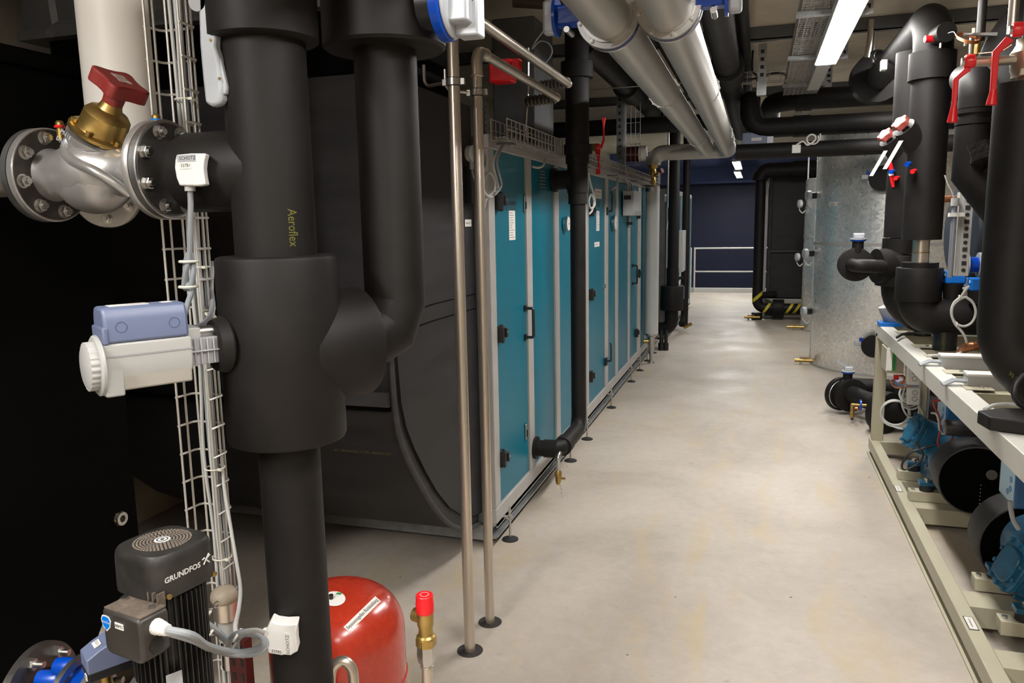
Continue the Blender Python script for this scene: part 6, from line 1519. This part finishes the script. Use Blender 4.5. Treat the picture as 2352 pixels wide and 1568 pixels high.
def drum(px, py, y, r, L, lb):
    c = at(px, py, y=y); t = thing('insulated_drum', lb, 'drum', (c.x, y, c.z-r), 'black foam wrapped drums under the table')
    G().cyl((c.x, y, c.z), (c.x, y+L, c.z), r, n=56, bev=.006).build('side', FOAMG, t); G().cyl((c.x, y-.004, c.z), (c.x, y+.004, c.z), r-.008, n=56).build('end_sheet', BLACKBOX, t)  # lit flank put into the colour: side foam far paler than the end
    G().cyl((c.x+.05, y+L*.5, c.z), (c.x+.09, y+L*.5, c.z+r+.09), .07, n=28).build('neck', FOAMG, t)
    return t, c
t, c = drum(2243, 1104, 4.42, .183, .20, 'large black foam drum between the two blue compressors, the farther one')
G().cyl((c.x+.065, 4.415, c.z+.04), (c.x+.065, 4.409, c.z+.04), .026, n=24).build('end_cap', mat('drab_grey', (.12, .11, .10), .7), t)
G().cyl((c.x+.10, 4.40, c.z+.06), (c.x+.42, 4.40, c.z+.06), .075, n=28).build('suction_stub', FOAM, t)
g = G()
for k in range(7): g.box((c.x+.02, 4.4145, c.z-.02-.02*k), (.003, .001, .005))
g.build('chalk_dots', PAPER, t)
drum(2366, 1262, 3.82, .205, .2, 'large black foam drum behind the nearer blue compressor')
c = at(2204, 983, y=4.45); tag(G().cyl((c.x-.07, 4.45, c.z), (c.x+.09, 4.45, c.z), .042, n=28, bev=.004).build('oil_separator', BLKP), 'short black canister under the blue terminal box of the farther compressor', 'canister')
for P, m, r, lb in (([(2160, 920), (2146, 920), (2146, 932), (2156, 955), (2160, 985), (2154, 1015), (2162, 1026), (2178, 1020), (2190, 1000)], CABLER, .006, 'red cable looping in front of the farther blue compressor'),
                    ([(2138, 948), (2150, 950), (2156, 965), (2158, 985), (2165, 996), (2176, 992), (2172, 978)], CABLEL, .006, 'pale cable curled beside the terminal box of the farther compressor'),
                    ([(2150, 1022), (2118, 1030), (2090, 1040), (2072, 1065), (2076, 1078), (2095, 1072), (2112, 1060), (2120, 1045), (2110, 1025), (2102, 1015)], CABLEK, .006, 'black cable looped in front of the farther compressor')):
    tag(G().tube(smooth([at(a, b, y=4.72) for a, b in P]), r, 8).build('loose_cable', m), lb, 'cable')
tag(G().tube(smooth([at(2320, 1150, y=3.3), at(2322, 1170, y=3.3), at(2328, 1195, y=3.3), at(2340, 1215, y=3.3)]), .009, 8).build('loose_cable', CABLE), 'grey cable dropping from the nearer terminal box to the compressor', 'cable')
# under the table, far end: control boxes, strut, cable coils
a, b = at(2040, 778, y=5.5), at(2075, 858, y=5.5)
t = thing('control_box', 'cream control box hanging under the far end of the table', 'control box', (a.x, 5.5, b.z)); G().bb(a.x, b.x, 5.5, 5.75, b.z, .88).build('housing', CREAM, t, bevel=.004)
a2 = at(2036, 812, y=5.48); G().bb(a2.x, a2.x+.035, 5.47, 5.475, a2.z-.11, a2.z+.04).build('terminal_board', PAPER, t); G().bb(a2.x+.035, a2.x+.055, 5.47, 5.475, a2.z-.11, a2.z+.04).build('green_board', GREEN, t)
for px, py, lb in ((2097, 862, 'white switch box under the table, upper of two'), (2097, 908, 'white switch box under the table, lower of two')):
    c = at(px, py, y=5.25); t = thing('switch_box', lb, 'switch box', c, 'white switch boxes under the table')
    G().box(c, (.072, .06, .11)).build('housing', WHITE, t, bevel=.006)
    for dz in (.025, -.015): G().torus(c+V((.005, -.031, dz)), Y, .014, .002, 18, 6).build('knockout_ring', GREYM, t)
c = at(2122, 890, y=5.3); t = thing('perforated_strut', 'pale strut upright beside the white switch boxes under the table', 'strut', (c.x, 5.3, .35))
G().bb(c.x-.02, c.x+.02, 5.3, 5.33, .45, .885).build('channel', CREAM, t); G().bb(c.x+.025, c.x+.035, 5.3, 5.33, .45, .885).build('edge_strip', GREYM, t)
rnd = random.Random(9)
for k, (px, py, R_) in enumerate(((2056, 950, .085), (2092, 920, .055), (2086, 905, .05))):
    c = at(px, py, y=5.35-.05*k); g = G()
    for j in range(2): g.torus(c+V((0, .012*j, .006*j)), V((rnd.uniform(-.2, .2), -1, rnd.uniform(-.2, .2))), R_-.005*j, .006, 30, 8)
    lb = ['large ring of pale cable beside the frame leg under the table', 'small ring of pale cable below the white switch boxes', 'narrow ring of pale cable beside the lower white switch box'][k]
    t = tag(g.build('cable_coil', CABLEL), lb, 'cable', 'pale cable coils under the table')
for k, P in enumerate(([(2085, 870), (2075, 900), (2072, 930), (2085, 955), (2110, 960)], [(2048, 978), (2075, 985), (2105, 975), (2125, 955)], [(2045, 872), (2055, 888), (2075, 890), (2090, 880), (2086, 850)], [(2110, 900), (2110, 930), (2120, 950), (2112, 965)])):
    tag(G().tube(smooth([at(a, b, y=5.25) for a, b in P]), .0055, 8).build('loose_cable', CABLEL if k != 2 else COPPER), ['pale cable hanging from the upper white switch box', 'pale cable running from the coil to the farther compressor', 'thin copper tube sagging below the cream control box', 'pale cable hanging behind the lower white switch box'][k], 'cable')
t = thing('copper_pipework', 'copper pipework and red fittings behind the white switch boxes', 'pipework', at(2075, 850, y=5.6))
g = G()
for P in ([(2083, 790), (2083, 872), (2066, 880)], [(2092, 790), (2092, 850)], [(2060, 862), (2076, 862), (2078, 880)]): g.tube([at(a, b, y=5.7) for a, b in P], .009, 8, fil=.02)
g.build('tubes', COPPER, t); G().box(at(2058, 866, y=5.6), (.03, .03, .03)).build('red_fitting', REDC, t)
# ------------------------------------------------------------------ insulated valve group on the floor by the tank
vy_ = 7.35
c = at(1948, 905, y=vy_)
t = thing('insulated_valve', 'black insulated round valve with a blue collar and grey handle by the tank', 'valve', (c.x, vy_, 0))
G().cyl((c.x-.03, vy_+.06, c.z), (c.x+.03, vy_-.06, c.z), .15, n=44, bev=.01).build('body', FOAM, t)
G().cyl((c.x-.075, vy_+.03, c.z), (c.x-.05, vy_-.01, c.z), .15, n=44, bev=.005).build('back_disc', FOAM, t)
G().torus((c.x-.055, vy_-.01, c.z), (1, -1.6, 0), .125, .006, 40, 8).build('steel_ring', CHROME, t)
G().cyl((c.x-.01, vy_, c.z+.13), (c.x-.01, vy_, c.z+.20), .04, n=24).build('neck', FOAM, t); G().lathe((c.x-.01, vy_, c.z+.195), Z, [(0, .055), (.012, .055)], 28).build('blue_collar', BLUE, t); G().lathe((c.x-.01, vy_, c.z+.207), Z, [(0, .058), (.007, .058)], 28).build('top_plate', CASTL, t)
G().bb(c.x-.04, c.x+.03, vy_-.025, vy_+.025, c.z+.214, c.z+.25).build('gear_head', CASTL, t, bevel=.006); G().box((c.x-.06, vy_, c.z+.27), (.11, .02, .02), V((1, 0, -.5)), Y, V((.5, 0, 1))).build('handle', CASTL, t)
t = thing('insulated_pipe', 'two-branched black pipe lying near the floor between the round valve and the frame', 'pipe', (c.x+.3, vy_, .1))
G().tube([(c.x+.02, vy_-.08, c.z+.02), (c.x+.14, vy_-.25, c.z), (c.x+.75, vy_-.25, c.z-.01)], .075, 28, fil=.06).build('pipe_run', FOAM, t)
G().tube([(c.x+.05, vy_+.1, c.z+.06), (c.x+.8, vy_+.1, c.z+.06)], .07, 26).build('rear_branch', FOAM, t)
d_ = at(2035, 945, y=6.75)
t = thing('insulated_disc', 'large black insulated disc half behind the frame leg', 'valve', (d_.x, 6.75, 0)); G().cyl((d_.x-.05, 6.8, .17), (d_.x+.03, 6.72, .17), .165, n=44, bev=.006).build('disc', FOAM, t); G().cyl((d_.x-.03, 6.78, .17), (d_.x+.5, 6.9, .17), .10, n=30).build('pipe_run', FOAM, t)
G().box((d_.x-.10, 6.75, .05), (.04, .1, .11), V((1, 0, .3)), Y, V((-.3, 0, 1))).build('foam_flap', FOAM, t)
c3 = at(1976, 930, y=6.95); t = thing('handwheel_valve', 'small valve with a blue handwheel near the floor by the black disc', 'valve', c3)
G().ring(c3-X*.008, c3+X*.008, .030, .046, 32).build('blue_wheel', BLUE, t); G().cyl(c3-X*.07, c3+X*.06, .011, n=14).build('stem', BRASS, t); g = G().box(c3, (.008, .075, .010)); g.box(c3, (.008, .010, .075)); g.build('spokes', BLUE, t)
c4 = at(1958, 945, y=7.0); t = thing('drain_valve', 'brass drain cock with a chain under the round black valve', 'valve', (c4.x, 7.0, c4.z-.06)); G().cyl(c4-Z*.05, c4+Z*.07, .018, n=14).build('body', BRASS, t); G().cyl(c4+V((0, 0, .03)), c4+V((.04, 0, .03)), .012, n=10).build('tap', COPPER, t); G().cyl(c4-Z*.07, c4-Z*.05, .012, n=12).build('cap', BLKP, t)
c = at(2055, 880, y=6.7); c.x += .01; t = thing('blue_grey_actuator', 'blue-grey curved actuator lying low behind the frame leg', 'actuator', c)
G().prism([(0, -.03), (0, .02), (.08, .035), (.18, .02), (.18, -.03)], c-Y*.05, X, Z, Y, .12).build('housing', BLUEG, t, bevel=.005); G().bb(c.x+.0, c.x+.18, c.y-.05, c.y+.07, c.z-.07, c.z-.031).build('base', BLKP, t)
